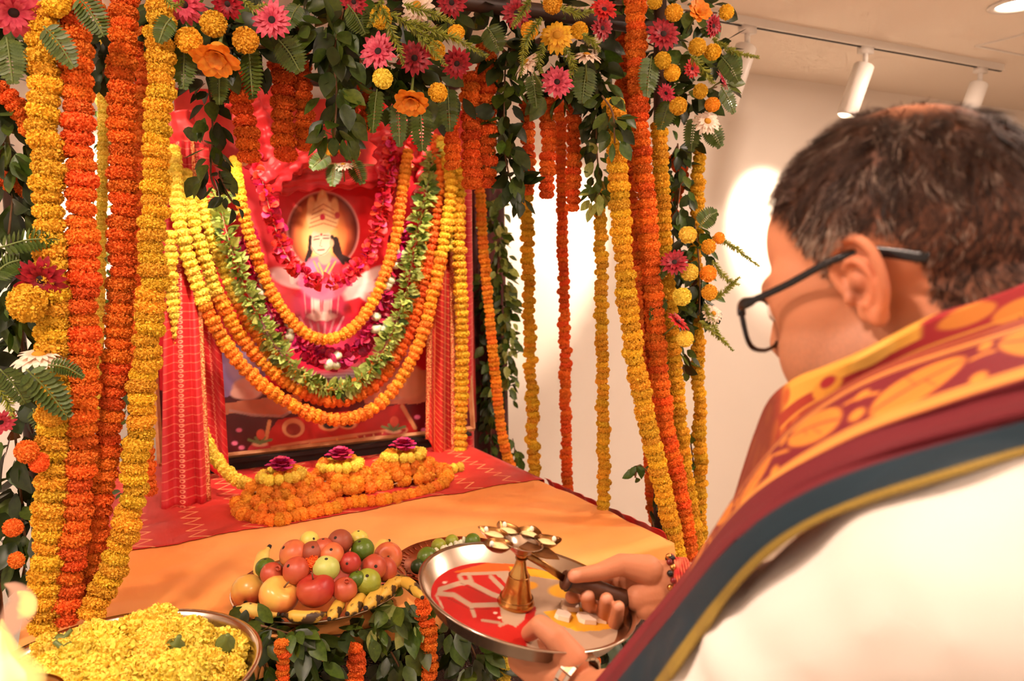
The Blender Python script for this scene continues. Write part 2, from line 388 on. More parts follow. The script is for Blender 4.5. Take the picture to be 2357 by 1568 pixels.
# service hatch in the ceiling at the far right
hp = [on_z(2247, 104, CEIL), on_z(2357, 62, CEIL)]
hx0, hy0 = hp[0].x, hp[0].y-0.30
b = MB()
for c_, d_ in (((hx0+0.35, hy0-0.3, CEIL-0.004), (0.7, 0.012, 0.008)), ((hx0+0.35, hy0+0.3, CEIL-0.004), (0.7, 0.012, 0.008)),
               ((hx0, hy0, CEIL-0.004), (0.012, 0.6, 0.008)), ((hx0+0.7, hy0, CEIL-0.004), (0.012, 0.6, 0.008))): b.box(c_, d_)
o = put('trim_1', b, 'white_metal', None, False); tag(o, kind='structure')
b = MB(); b.box((hx0+0.35, hy0, CEIL-0.002), (0.68, 0.58, 0.003)); o = put('trim_2', b, 'ceiling_paint', None, False); tag(o, kind='structure')
pm('lamp_glow', (1, 1, 1), 0.5, emit=(1.0, 0.86, 0.68), estr=14.0)
dl_labels = ['round recessed ceiling downlight glowing at the top right corner', 'recessed ceiling downlight right above the bowing man', 'recessed ceiling downlight above the steel flower bowl', 'recessed ceiling downlight left of the altar', 'recessed ceiling downlight behind the photographer', 'recessed ceiling downlight behind the bowing man']
for i, (x, y) in enumerate(DOWN):
    e = empty('ceiling_downlight', (x, y, CEIL), dl_labels[i], 'light', 'ceiling downlights')
    b = MB(); b.lathe([(0.085, 0.0), (0.11, 0.0), (0.112, -0.006), (0.085, -0.008), (0.08, 0.0)], 28, Matrix.Translation((x, y, CEIL-0.001))); put('trim_ring', b, 'white_metal', e)
    b = MB(); b.lathe([(0.001, 0), (0.082, 0)], 28, Matrix.Translation((x, y, CEIL-0.003))); put('diffuser', b, 'lamp_glow', e)
# track with spots, parallel to the wall
TRY = 2.36; tz = CEIL-0.03
xr = on_z(2300, 150, CEIL).x
e = empty('track_rail', (xr, TRY, CEIL), 'white ceiling track rail carrying the spotlights', 'track light')
b = MB(); b.box(((-1.2+xr)/2, TRY, CEIL-0.016), (xr+1.2, 0.036, 0.032)); put('rail', b, 'white_metal', e, False)
b = MB(); b.box(((-1.2+xr)/2, TRY, CEIL-0.033), (xr+1.2, 0.010, 0.004)); put('slot', b, 'black_gap', e, False)
pm('lens_glow', (1, 1, 1), 0.4, emit=(1.0, 0.84, 0.62), estr=25.0)
SPOT = [  # px of the joint on the rail, aim, watt, label
    (1712, 45, on_y(1250, 560, WALLY), 80, 'white cylinder track spotlight half hidden by the flower arrangement'),
    (1975, 97, on_y(1765, 520, WALLY), 85, 'middle white cylinder track spotlight above the priest'),
    (2238, 145, (4.6, WALLY, 1.2), 20, 'last white cylinder track spotlight near the rail end'),
    (None, 0.95, (1.25, WALLY, 1.45), 60, 'white cylinder track spotlight behind the canopy on the right'),
    (None, 0.1, (0.1, WALLY, 1.7), 60, 'white cylinder track spotlight behind the canopy on the left'),
    (None, -0.9, (-0.55, WALLY, 1.5), 60, 'white cylinder track spotlight at the left end of the rail')]
for a_, b_, aim, wt, lab in SPOT:
    x = on_z(a_, b_, CEIL).x if a_ else b_
    j = Vector((x, TRY, CEIL-0.10)); aim = Vector(aim); d = (aim-j).normalized()
    e = empty('track_spotlight', (x, TRY, CEIL-0.03), lab, 'spotlight', 'track spotlights')
    b = MB(); b.box((x, TRY, CEIL-0.045), (0.07, 0.034, 0.03)); b.tube([(x, TRY, CEIL-0.05), (x, TRY, CEIL-0.1)], 0.012, 10); put('bracket', b, 'white_metal', e)
    vis = Vector((-0.30, 0.13, -0.94)).normalized() if a_ else d   # the tilt the photo shows
    vd = vis if a_ else d
    top = j+vd*0.01; b = MB(); n = 24; q = basis(vd).to_4x4(); q.translation = top
    b.lathe([(0.001, 0), (0.040, 0), (0.044, 0.004), (0.044, 0.235), (0.041, 0.24), (0.038, 0.235), (0.037, 0.2)], 24, q); put('housing', b, 'white_metal', e)
    b = MB(); q2 = q.copy(); q2.translation = top+vd*0.2; b.lathe([(0.001, 0), (0.037, 0)], 20, q2); put('lens', b, 'lens_glow', e)
    lp = top+vd*0.25
    light('track_spot_beam', 'SPOT', lp, aim, wt, (1.0, 0.81, 0.62), spot_size=math.radians(48), spot_blend=0.6, shadow_soft_size=0.035)

# added rail, unseen above the altar, its spots brighten the print
TR2 = 1.88
e = empty('track_rail', (0.4, TR2, CEIL), 'added unseen ceiling track rail lighting the altar from above the canopy', 'track light')
b = MB(); b.box((0.4, TR2, CEIL-0.016), (2.2, 0.036, 0.032)); put('rail', b, 'white_metal', e, False)
for x, aim, wt, lab in [(-0.35, (0.42, 2.5, 1.6), 52, 'leftmost spotlight of the added rail over the altar'), (0.35, (0.55, 2.5, 1.35), 40, 'middle spotlight of the added rail over the altar'), (1.1, (0.85, 2.45, 1.2), 36, 'right spotlight of the added rail over the altar')]:
    j = Vector((x, TR2, CEIL-0.10)); aim = Vector(aim); vd = (aim-j).normalized()
    e = empty('track_spotlight', (x, TR2, CEIL-0.03), lab, 'spotlight', 'track spotlights')
    b = MB(); b.box((x, TR2, CEIL-0.045), (0.07, 0.034, 0.03)); b.tube([(x, TR2, CEIL-0.05), (x, TR2, CEIL-0.1)], 0.012, 10); put('bracket', b, 'white_metal', e)
    top = j+vd*0.01; b = MB(); q = basis(vd).to_4x4(); q.translation = top
    b.lathe([(0.001, 0), (0.040, 0), (0.044, 0.004), (0.044, 0.235), (0.041, 0.24), (0.038, 0.235), (0.037, 0.2)], 24, q); put('housing', b, 'white_metal', e)
    b = MB(); q2 = q.copy(); q2.translation = top+vd*0.2; b.lathe([(0.001, 0), (0.037, 0)], 20, q2); put('lens', b, 'lens_glow', e)
    light('track_spot_beam', 'SPOT', top+vd*0.25, aim, wt, (1.0, 0.82, 0.62), spot_size=math.radians(58), spot_blend=0.6, shadow_soft_size=0.035)

# ------------------------------------------------------------------ the altar table and its cloths
e = empty('altar_table', ((TX0+TX1)/2, (TY0+TY1)/2, 0), 'wide wooden altar table under the orange and red cloths', 'table')
b = MB(); b.box(((TX0+TX1)/2, (TY0+TY1)/2, TZ-0.025), (TX1-TX0-0.02, TY1-TY0-0.02, 0.03)); put('tabletop', b, 'dark_wood', e, False)
for x in (TX0+0.06, TX1-0.06):
    for y in (TY0+0.06, TY1-0.06):
        b = MB(); b.tube([(x, y, 0), (x, y, TZ-0.04)], 0.025, 10); put('leg', b, 'dark_wood', e)
pm('orange_cloth', hx(252, 176, 98), 0.75, hx(248, 148, 64), 1.7, 0.42, 0.66, bump=0.03, bscale=900, sheen=0.05)
def wr(x, y, s=1.0):
    return s*(0.0035*math.sin(9*x+5*y+1)+0.003*math.sin(17*x-11*y)+0.002*math.sin(31*y+6*x+2))
def cloth_pt(x, y, drop_f, drop_r):
    """table plane, rolling over the front and the right edge"""
    z = TZ+0.004+abs(wr(x, y)); X, Y = x, y
    if y < TY0:
        Y = TY0-0.026-0.010*math.sin(x*38)*min(1, (TY0-y)*12); z = TZ-(TY0-y)
    if x > TX1:
        X = TX1+0.012+0.014*math.sin(y*33)*min(1, (x-TX1)*6); z = min(z, TZ-(x-TX1))
    return Vector((X, Y, z))
def draped(name, x0, x1, y0, y1, nx, ny, lift, mat, uv=False, rag=0.0):
    b = MB(); vs = []
    for j in range(ny):
        for i in range(nx):
            x = x0+(x1-x0)*i/(nx-1); y = y0+(y1-y0)*j/(ny-1)
            if j == 0: y += rag*random.uniform(-1, 1)
            p = cloth_pt(x, y, 0, 0); p.z += lift
            if x > TX1: p.x += lift
            vs.append(p)
    b.add(vs, [(j*nx+i, j*nx+i+1, (j+1)*nx+i+1, (j+1)*nx+i) for j in range(ny-1) for i in range(nx-1)])
    o = put(name, b, mat); u = o.data.uv_layers.new(name='UVMap')
    idx = np.empty(len(o.data.loops), int); o.data.loops.foreach_get('vertex_index', idx)
    uvs = np.stack([(idx % nx)/(nx-1)*(x1-x0), (idx//nx)/(ny-1)*(y1-y0)], 1).astype(np.float32)
    u.data.foreach_set('uv', uvs.ravel()); s = o.modifiers.new('thickness', 'SOLIDIFY'); s.thickness = 0.0012; s.offset = 1
    return o
o = draped('orange_tablecloth', TX0, TX1+0.05, TY0-0.06, 2.3, 150, 120, 0.0, 'orange_cloth')
tag(o, 'plain orange cloth spread over the front half of the altar table', 'tablecloth')

def line_mat(name, base, base2, line, f, rough=0.6, uvs=1.0):
    """cloth with a woven or printed line pattern: f(builder) returns the mask socket"""
    m = pm(name, base, rough, base2, 5, 0.3, 0.7, bump=0.04, bscale=500, sheen=0.04); nt = m.node_tree; N = nt.nodes; L = nt.links
    tc = N.new('ShaderNodeTexCoord'); sp = N.new('ShaderNodeSeparateXYZ'); L.new(tc.outputs['UV'], sp.inputs[0])
    def mt(op, a, b_=None, c_=None):
        n = N.new('ShaderNodeMath'); n.operation = op
        for i, v in enumerate((a, b_, c_)):
            if v is None: continue
            if isinstance(v, (int, float)): n.inputs[i].default_value = v
            else: L.new(v, n.inputs[i])
        return n.outputs[0]
    mask = f(mt, sp.outputs[0], sp.outputs[1]); bs = N['Principled BSDF']
    src = bs.inputs['Base Color'].links[0].from_socket
    mx = N.new('ShaderNodeMix'); mx.data_type = 'RGBA'; L.new(mask, mx.inputs[0]); L.new(src, mx.inputs[6]); mx.inputs[7].default_value = (*line, 1)
    L.new(mx.outputs[2], bs.inputs['Base Color']); return m
def zig(mt, u, v):
    tri = mt('PINGPONG', v, 0.028); s = mt('ADD', u, mt('MULTIPLY', tri, 1.5))
    k = mt('PINGPONG', s, 0.062); a = mt('LESS_THAN', k, 0.0040)
    br = mt('GREATER_THAN', mt('SINE', mt('MULTIPLY', mt('ADD', u, mt('MULTIPLY', v, 0.3)), 41.0)), -0.35)
    return mt('MULTIPLY', a, 0.8)
line_mat('red_zigzag', hx(212, 46, 32), hx(186, 28, 24), hx(250, 170, 110), zig)
o = draped('red_tablecloth', TX0-0.0, TX1+0.07, 1.955, TY1-0.02, 160, 100, 0.004, 'red_zigzag', rag=0.003)
tag(o, 'red cloth with pale gold zigzag lines across the back of the altar', 'tablecloth')
# red hem hanging along the right edge of the orange cloth
b = MB(); b.grid(lambda u, v: Vector((TX1+0.016+0.022*v*(1+0.3*math.sin(u*40))+0.003*math.sin(u*60), TY0+0.02+u*(1.955-TY0-0.02), TZ+0.009-0.05*v*v)), 60, 5)
pm('red_silk', hx(206, 34, 30), 0.4, hx(170, 18, 20), 8, sheen=0.05)
o = put('cloth_hem', b, 'red_silk'); o.modifiers.new('thickness', 'SOLIDIFY').thickness = 0.001
tag(o, 'narrow red satin hem along the right side of the orange cloth', 'cloth')
# dark sequined skirt along the front
pm('sequin_skirt', hx(52, 18, 11), 0.16, hx(214, 150, 90), 260, 0.70, 0.72, bump=0.9, bscale=320, detail=1.0, spec=0.8)
b = MB(); nx, ny = 220, 14; vs = []
for j in range(ny):
    for i in range(nx):
        x = TX0+(TX1-TX0)*i/(nx-1); vs.append(Vector((x, TY0-0.008-0.007*math.sin(x*70)*(0.3+j/ny), TZ-0.03-(TZ-0.06)*j/(ny-1))))
b.add(vs, [(j*nx+i, (j+1)*nx+i, (j+1)*nx+i+1, j*nx+i+1) for j in range(ny-1) for i in range(nx-1)])
o = put('sequined_table_skirt', b, 'sequin_skirt'); u = o.data.uv_layers.new(name='UVMap')
idx = np.empty(len(o.data.loops), int); o.data.loops.foreach_get('vertex_index', idx)
u.data.foreach_set('uv', np.stack([(idx % nx)/(nx-1)*1.6, (idx//nx)/(ny-1)*0.8], 1).astype(np.float32).ravel())
o.modifiers.new('thickness', 'SOLIDIFY').thickness = 0.001
tag(o, 'dark brown glittering sequined skirt hanging at the table front', 'table skirt')

# ------------------------------------------------------------------ painting helper: colour layers over a surface
def s2l(c): return np.array(hx(*c))
class Paint:
    def __init__(s, X, Y, base): s.X, s.Y = X, Y; s.C = np.tile(s2l(base), (len(X), 1))
    def lay(s, a, c): a = np.clip(a, 0, 1)[:, None]; s.C = s.C*(1-a)+s2l(c)*a
    def ell(s, cx, cy, rx, ry, c, soft=2.0, rot=0, al=1.0):
        dx, dy = s.X-cx, s.Y-cy; k, q = math.cos(rot), math.sin(rot); x, y = dx*k+dy*q, -dx*q+dy*k
        r = np.sqrt((x/rx)**2+(y/ry)**2); s.lay(al*np.clip((1-r)*min(rx, ry)/soft+0.5, 0, 1), c)
    def ring(s, cx, cy, r, w, c, al=1.0, e=1.0):
        d = np.abs(np.sqrt((s.X-cx)**2+((s.Y-cy)/e)**2)-r); s.lay(al*np.clip((w-d)/1.5+0.5, 0, 1), c)
    def line(s, pts, w, c, al=1.0, soft=1.5):
        best = np.full(len(s.X), 1e9)
        for (x0, y0), (x1, y1) in zip(pts, pts[1:]):
            dx, dy = x1-x0, y1-y0; t = np.clip(((s.X-x0)*dx+(s.Y-y0)*dy)/max(dx*dx+dy*dy, 1e-9), 0, 1)
            best = np.minimum(best, np.hypot(s.X-x0-t*dx, s.Y-y0-t*dy))
        s.lay(al*np.clip((w/2-best)/soft+0.5, 0, 1), c)
    def poly(s, pts, c, al=1.0):
        ins = np.zeros(len(s.X), bool); n = len(pts)
        for i in range(n):
            (x0, y0), (x1, y1) = pts[i], pts[(i+1) % n]
            if y0 == y1: continue
            ins ^= ((y0 > s.Y) != (y1 > s.Y)) & (s.X < (x1-x0)*(s.Y-y0)/(y1-y0)+x0)
        s.lay(al*ins.astype(float), c)
def colour_attr(me, C):
    a = me.color_attributes.new('print', 'FLOAT_COLOR', 'POINT')
    a.data.foreach_set('color', np.concatenate([C, np.ones((len(C), 1))], 1).astype(np.float32).ravel())

# ------------------------------------------------------------------ the framed devotional print on its stand
PBL, PBR = on_y(372, 1100, 2.62), on_y(1088, 1031, 2.52)
PBL.z = PBR.z = TZ+0.055
hgt = 0.95; lean = 0.10
pu = (PBR-PBL); pw = pu.length; pu.normalize(); pback = Vector((-pu.y, pu.x, 0))
if pback.y < 0: pback = -pback
pv = (Vector((0, 0, 1))*math.cos(lean)+pback*math.sin(lean)).normalized()
def pic(u, v, o=0.0): return PBL+pu*(u*pw)+pv*(v*hgt)-pback*o
NU, NV = 330, 300
gx, gy = np.meshgrid(np.linspace(0, 1, NU), np.linspace(0, 1, NV)); gx = gx.ravel(); gy = gy.ravel()
# the print is designed in its own plane in units of the photo's pixels (picture-plane coordinates)
PP = np.array([proj(pic(u, v))[:2] for u, v in zip(gx, gy)])
P = Paint(PP[:, 0], PP[:, 1], (214, 30, 44))
P.ell(640, 520, 90, 160, (234, 66, 74), 60, al=.6); P.ell(860, 480, 70, 130, (224, 30, 30), 50, al=.7)
P.poly([(300, 1150), (1150, 1070), (1150, 880), (300, 900)], (86, 12, 22)); P.ell(900, 960, 160, 60, (120, 20, 26), 50, al=.6)
P.poly([(480, 760), (620, 830), (600, 900), (480, 920)], (150, 128, 186)); P.ell(560, 840, 40, 40, (176, 150, 190), 14)
P.ell(570, 895, 36, 26, (238, 186, 170), 6); P.ell(548, 905, 18, 12, (244, 198, 180), 4)
P.poly([(420, 940), (700, 905), (690, 935), (640, 960), (540, 950), (420, 975)], (206, 128, 92)); P.line([(530, 945), (580, 955), (650, 958), (690, 935)], 7, (196, 160, 150), .7)
P.poly([(820, 870), (1080, 840), (1080, 890), (960, 930), (840, 930)], (212, 128, 96)); P.line([(850, 925), (920, 915), (980, 890), (1060, 870)], 7, (190, 150, 142), .7)
P.ell(940, 880, 40, 40, (226, 150, 110), 10)
P.poly([(640, 965), (930, 930), (965, 1000), (590, 1035)], (190, 26, 22))
P.line([(580, 1042), (700, 1022), (860, 1000), (930, 990)], 16, (214, 140, 96)); P.line([(580, 1042), (930, 990)], 7, (170, 40, 36))
for k in range(16): P.line([(586+k*21, 1040-k*3.1), (588+k*21, 1048-k*3.1)], 3, (230, 170, 120))
P.line([(620, 970), (608, 1030)], 9, (220, 160, 104)); P.line([(925, 935), (955, 985)], 9, (220, 150, 100))
P.ell(675, 985, 26, 22, (222, 160, 110)); P.ell(675, 988, 17, 14, (150, 50, 36)); P.ell(757, 978, 24, 14, (226, 150, 96)); P.ell(757, 979, 14, 8, (40, 18, 14)); P.ell(800, 975, 22, 13, (226, 150, 96)); P.ell(800, 976, 14, 8, (40, 18, 14))
P.poly([(712, 1050), (716, 1018), (820, 1004), (842, 1034)], (206, 84, 46)); P.line([(712, 1050), (716, 1018), (820, 1004), (842, 1034), (712, 1050)], 4, (226, 140, 90)); P.line([(775, 1010), (780, 1040)], 5, (238, 170, 90))
for cx, cy in ((598, 1030), (905, 1000)):
    P.ell(cx, cy+8, 28, 20, (206, 56, 70)); P.ell(cx, cy-8, 18, 6, (236, 190, 150)); P.line([(cx-22, cy+10), (cx+22, cy+6)], 4, (240, 160, 150)); P.line([(cx-18, cy+30), (cx+14, cy+27)], 4, (230, 180, 160))
    for k in (-1, -.4, .4, 1): P.line([(cx, cy-10), (cx+26*k, cy-26+8*abs(k))], 6, (120, 150, 90))
    P.ell(cx+2, cy-30, 10, 12, (226, 96, 70))
for x, y in ((550, 990), (540, 1020), (556, 1030), (960, 960), (985, 975), (975, 990)): P.ell(x, y, 7, 5, (236, 120, 160))
# seated figure on a lotus with a white bird
P.ell(760, 860, 120, 34, (146, 132, 140), 10); P.ell(740, 830, 90, 20, (196, 170, 170), 8)
for k in range(5): P.line([(700, 846+7*k), (800, 842+7*k), (860, 850+6*k)], 3, (96, 70, 78), .7)
P.ell(740, 790, 130, 70, (206, 28, 66), 20); P.ell(900, 780, 46, 60, (196, 150, 140), 20, al=.7); P.ell(620, 790, 40, 60, (150, 140, 170), 20, al=.7)
for k in range(9): P.ell(650+k*24, 770+18*math.sin(k*1.3), 18, 26, (226, 60, 100), 6, rot=.4*(k-4))
for k in range(6): P.line([(690+k*20, 730), (720+k*8, 790)], 5, (244, 190, 200), .6)
P.ell(830, 650, 60, 15, (246, 208, 200), 5, rot=-.6); P.ell(845, 655, 50, 12, (248, 214, 206), 4, rot=.25); P.ell(820, 672, 60, 13, (246, 200, 196), 4, rot=-.35); P.ell(855, 690, 40, 10, (242, 190, 186), 4, rot=.5)
P.ell(665, 640, 46, 20, (240, 190, 190), 6, rot=.35); P.line([(640, 575), (665, 600), (672, 650)], 9, (250, 220, 212)); P.line([(646, 530), (660, 560), (680, 556)], 6, (248, 200, 190))
P.ell(700, 652, 20, 9, (140, 90, 100), 3)
P.ell(735, 700, 62, 44, (206, 40, 80), 10); P.line([(724, 655), (727, 730)], 20, (236, 196, 186)); P.line([(757, 655), (752, 730)], 20, (232, 180, 176)); P.ell(740, 728, 32, 10, (250, 214, 200), 4)
for k in range(5): P.line([(700+k*20, 672), (704+k*18, 722)], 3, (226, 150, 150), .8)
P.ell(743, 532, 84, 92, (244, 160, 150), 3); P.ell(743, 532, 80, 88, (110, 30, 24), 6); P.ell(741, 536, 66, 80, (206, 92, 46), 26); P.ell(738, 540, 50, 66, (244, 158, 84), 26); P.ell(735, 545, 34, 50, (252, 206, 130), 20)
P.line([(716, 575), (708, 600), (692, 622)], 9, (40, 20, 18)); P.line([(772, 552), (782, 590), (812, 605)], 14, (44, 22, 20))
P.ell(744, 640, 60, 52, (222, 110, 140), 8); P.poly([(690, 628), (735, 600), (770, 598), (806, 612), (812, 660), (690, 660)], (212, 92, 126)); P.ell(722, 628, 20, 26, (236, 120, 170), 8); P.ell(785, 622, 26, 18, (206, 40, 56), 8); P.ell(742, 645, 20, 34, (214, 96, 132), 6)
P.ell(747, 592, 15, 18, (222, 160, 132), 4); P.ell(738, 556, 25, 32, (246, 210, 182), 3); P.line([(714, 545), (712, 575), (704, 600)], 7, (40, 20, 18)); P.line([(716, 568), (726, 582), (738, 588), (750, 582), (760, 568)], 2, (196, 120, 96)); P.line([(764, 545), (770, 580), (790, 606)], 8, (44, 22, 20))
P.ell(742, 500, 37, 38, (248, 200, 140), 6); P.ell(742, 468, 13, 30, (246, 190, 130), 4); P.ell(716, 474, 9, 22, (242, 180, 122), 4); P.ell(770, 480, 9, 24, (240, 176, 116), 4)
for k in range(5): P.line([(712+2*k, 524-10*k), (744, 514-11*k), (776-2*k, 524-10*k)], 3, (206, 110, 70), .8)
P.ell(742, 500, 6, 7, (206, 30, 60)); P.ell(776, 496, 6, 8, (200, 60, 60)); P.ell(742, 444, 3, 6, (250, 214, 150))
P.line([(722, 552), (734, 550)], 2.6, (60, 24, 20)); P.line([(744, 549), (757, 549)], 2.6, (60, 24, 20)); P.line([(722, 546), (734, 543)], 2, (120, 60, 46)); P.line([(744, 542), (757, 543)], 2, (120, 60, 46))
P.line([(739, 553), (736, 566), (741, 568)], 1.8, (214, 140, 112)); P.line([(731, 576), (746, 575)], 3, (206, 60, 66)); P.ell(739, 540, 2.5, 3, (206, 30, 40))
P.ell(763, 560, 5, 9, (240, 180, 140)); P.line([(733, 606), (744, 632), (758, 606)], 4, (236, 176, 90)); P.line([(722, 602), (744, 650), (772, 602)], 4, (232, 160, 84))
b = MB(); b.v = [tuple(pic(u, v, 0.003)) for u, v in zip(gx, gy)]
b.f = [(j*NU+i, j*NU+i+1, (j+1)*NU+i+1, (j+1)*NU+i) for j in range(NV-1) for i in range(NU-1)]; b.m = [0]*len(b.f)
pm('devotional_print', (1, 1, 1), 0.3, attr='print')
e = empty('devotional_picture', (PBL+PBR)/2-Vector((0, 0, 0.055)), 'large red devotional print of a crowned seated figure standing on the altar', 'picture')
C = P.C; o = put('print', b, 'devotional_print', e); colour_attr(o.data, C)
pm('frame_tan', hx(214, 150, 100), 0.45, hx(190, 120, 74), 20)
b = MB()
def bar(u0, v0, u1, v1, w):
    a_, b_ = pic(u0, v0, 0.008), pic(u1, v1, 0.008); b.tube([a_, b_], [w, w], 4, flat=pv if u0 != u1 else pu)
bar(-0.005, 0, 1.005, 0, 0.010); bar(0, 0, 0, 1, 0.010); bar(1, 0, 1, 1, 0.010); bar(0, 1, 1, 1, 0.010); put('frame', b, 'frame_tan', e, False)
b = MB(); b.add([pic(0, 0, -.004), pic(1, 0, -.004), pic(1, 1, -.004), pic(0, 1, -.004), pic(0, 0, -.014), pic(1, 0, -.014), pic(1, 1, -.014), pic(0, 1, -.014)],
               [(0, 1, 2, 3), (7, 6, 5, 4), (0, 4, 5, 1), (1, 5, 6, 2), (2, 6, 7, 3), (3, 7, 4, 0)]); put('backing', b, 'dark_wood', e, False)
# bench under the picture, its black standing for the gap's shade
e = empty('picture_bench', (PBL+PBR)/2-Vector((0, 0, 0.055)), 'low bench under the framed print, blackened for the dark gap', 'bench')
b = MB(); rz = Matrix(((pu.x, pback.x, 0), (pu.y, pback.y, 0), (0, 0, 1)))
cc = (PBL+PBR)/2+pback*0.06; b.box((cc.x, cc.y, TZ+0.043), (pw*0.96, 0.22, 0.01), rz); put('top', b, 'black_gap', e, False)
for s in (-1, 1):
    b = MB(); q = cc+pu*(s*pw*0.44); b.box((q.x, q.y, TZ+0.022), (0.03, 0.2, 0.034), rz); put('foot', b, 'black_gap', e, False)
b = MB(); q = cc-pback*0.095; b.box((q.x, q.y, TZ+0.022), (pw*0.88, 0.008, 0.034), rz); put('gap_shade_panel', b, 'black_gap', e, False)

# ------------------------------------------------------------------ red drapes beside and above the print
def leh(mt, u, v):
    w = mt('ADD', v, mt('MULTIPLY', mt('SINE', mt('MULTIPLY', u, 60.0)), 0.006))
    a = mt('MULTIPLY', mt('LESS_THAN', mt('PINGPONG', w, 0.0125), 0.0014), 0.35)
    du = mt('SUBTRACT', mt('PINGPONG', u, 0.075), 0.0375); dv = mt('SUBTRACT', mt('PINGPONG', v, 0.014), 0.007)
    r = mt('SQRT', mt('ADD', mt('MULTIPLY', du, du), mt('MULTIPLY', dv, dv))); ringm = mt('LESS_THAN', mt('ABSOLUTE', mt('SUBTRACT', r, 0.0038)), 0.0012)
    return mt('MAXIMUM', a, mt('MULTIPLY', ringm, 0.8))
line_mat('red_leheria', hx(212, 36, 40), hx(190, 22, 32), hx(250, 160, 120), leh, 0.55)
def drape(name, label, top, bot, nfold, amp, mat, trim=None, thick=0.0015, group=None):
    """top and bottom edges as lists of points, pleated between them"""
    A = spline(top, n=90); B = spline(bot, n=90); nv = 50; b = MB(); vs = []
    n_ = Vector((-0.2, -1, 0)).normalized()
    for j in range(nv):
        t = j/(nv-1)
        for i in range(90):
            u = i/89; p = A[i].lerp(B[i], t); a = amp*(0.6+0.5*t)
            p = p+n_*(a*math.sin(u*nfold*2*math.pi+0.8*math.sin(t*3))+a*0.3*math.sin(u*nfold*4.7+t*4))
            vs.append(p)
    b.add(vs, [(j*90+i, j*90+i+1, (j+1)*90+i+1, (j+1)*90+i) for j in range(nv-1) for i in range(89)])
    e = empty(name, B[45], label, 'drape', group)
    o = put('panel', b, mat, e); uvl = o.data.uv_layers.new(name='UVMap'); wd_ = (A[-1]-A[0]).length*1.25; ht = (A[45]-B[45]).length
    idx = np.empty(len(o.data.loops), int); o.data.loops.foreach_get('vertex_index', idx)
    uvl.data.foreach_set('uv', np.stack([(idx % 90)/89*wd_, (idx//90)/(nv-1)*ht], 1).astype(np.float32).ravel())
    o.modifiers.new('thickness', 'SOLIDIFY').thickness = thick
    if trim is not None:
        for side in trim:
            i = 88 if side > 0 else 1; col_ = [Vector(vs[j*90+i])+n_*0.004 for j in range(nv)]
            m = MB(); m.tube(col_, [(0.011, 0.002)]*nv, 8, flat=pu); put('sequin_border', m, 'gold_lace', e)
    return e
pm('maroon_cloth', hx(92, 22, 18), 0.7, hx(60, 14, 12), 8)
pm('gold_lace', hx(240, 170, 104), 0.25, hx(200, 70, 44), 240, 0.45, 0.55, metal=0.35, bump=0.6, bscale=300)
Yc = 2.46
drape('red_curtain', 'red curtain with gold wave lines left of the picture',
      [on_y(385, 330, Yc+.1), on_y(410, 325, Yc+.08), on_y(440, 320, Yc+.1)], [on_y(372, 1178, 2.26), on_y(440, 1168, 2.25), on_y(478, 1150, 2.27)], 2.5, 0.012, 'red_leheria', trim=(1,))
drape('red_curtain', 'narrow red curtain fold with ring dots overlapping the picture on the left',
      [on_y(425, 340, 2.56), on_y(450, 340, 2.55), on_y(480, 340, 2.56)], [on_y(478, 1075, 2.50), on_y(505, 1100, 2.49), on_y(530, 1140, 2.47)], 1.5, 0.008, 'red_leheria')
def brc(mt, u, v):
    return mt('MULTIPLY', mt('MAXIMUM', mt('LESS_THAN', mt('PINGPONG', v, 0.010), 0.0016), mt('LESS_THAN', mt('PINGPONG', u, 0.02), 0.003)), 0.55)
line_mat('red_brocade', hx(200, 40, 30), hx(172, 26, 22), hx(236, 150, 84), brc, 0.45)
drape('brocade_curtain', 'red brocade curtain with gold borders right of the picture',
      [on_y(985, 430, 2.50), on_y(1010, 425, 2.49), on_y(1040, 420, 2.50)], [on_y(985, 1010, 2.44), on_y(1012, 1060, 2.42), on_y(1045, 1085, 2.42)], 2, 0.012, 'red_brocade', trim=(1, -1))
drape('red_curtain', 'plain red curtain edge between the brocade and the leafy back post',
      [on_y(1040, 420, 2.52), on_y(1060, 420, 2.52), on_y(1085, 430, 2.54)], [on_y(1050, 1085, 2.52), on_y(1070, 1082, 2.52), on_y(1092, 1068, 2.55)], 1.5, 0.010, 'red_leheria')
drape('maroon_curtain', 'dark maroon curtain on the back right post behind the leaves', [on_y(1085, 420, 2.83), on_y(1120, 425, 2.82), on_y(1160, 430, 2.83)], [on_y(1085, 1085, 2.83), on_y(1125, 1090, 2.82), on_y(1172, 1095, 2.83)], 2.5, 0.010, 'maroon_cloth')
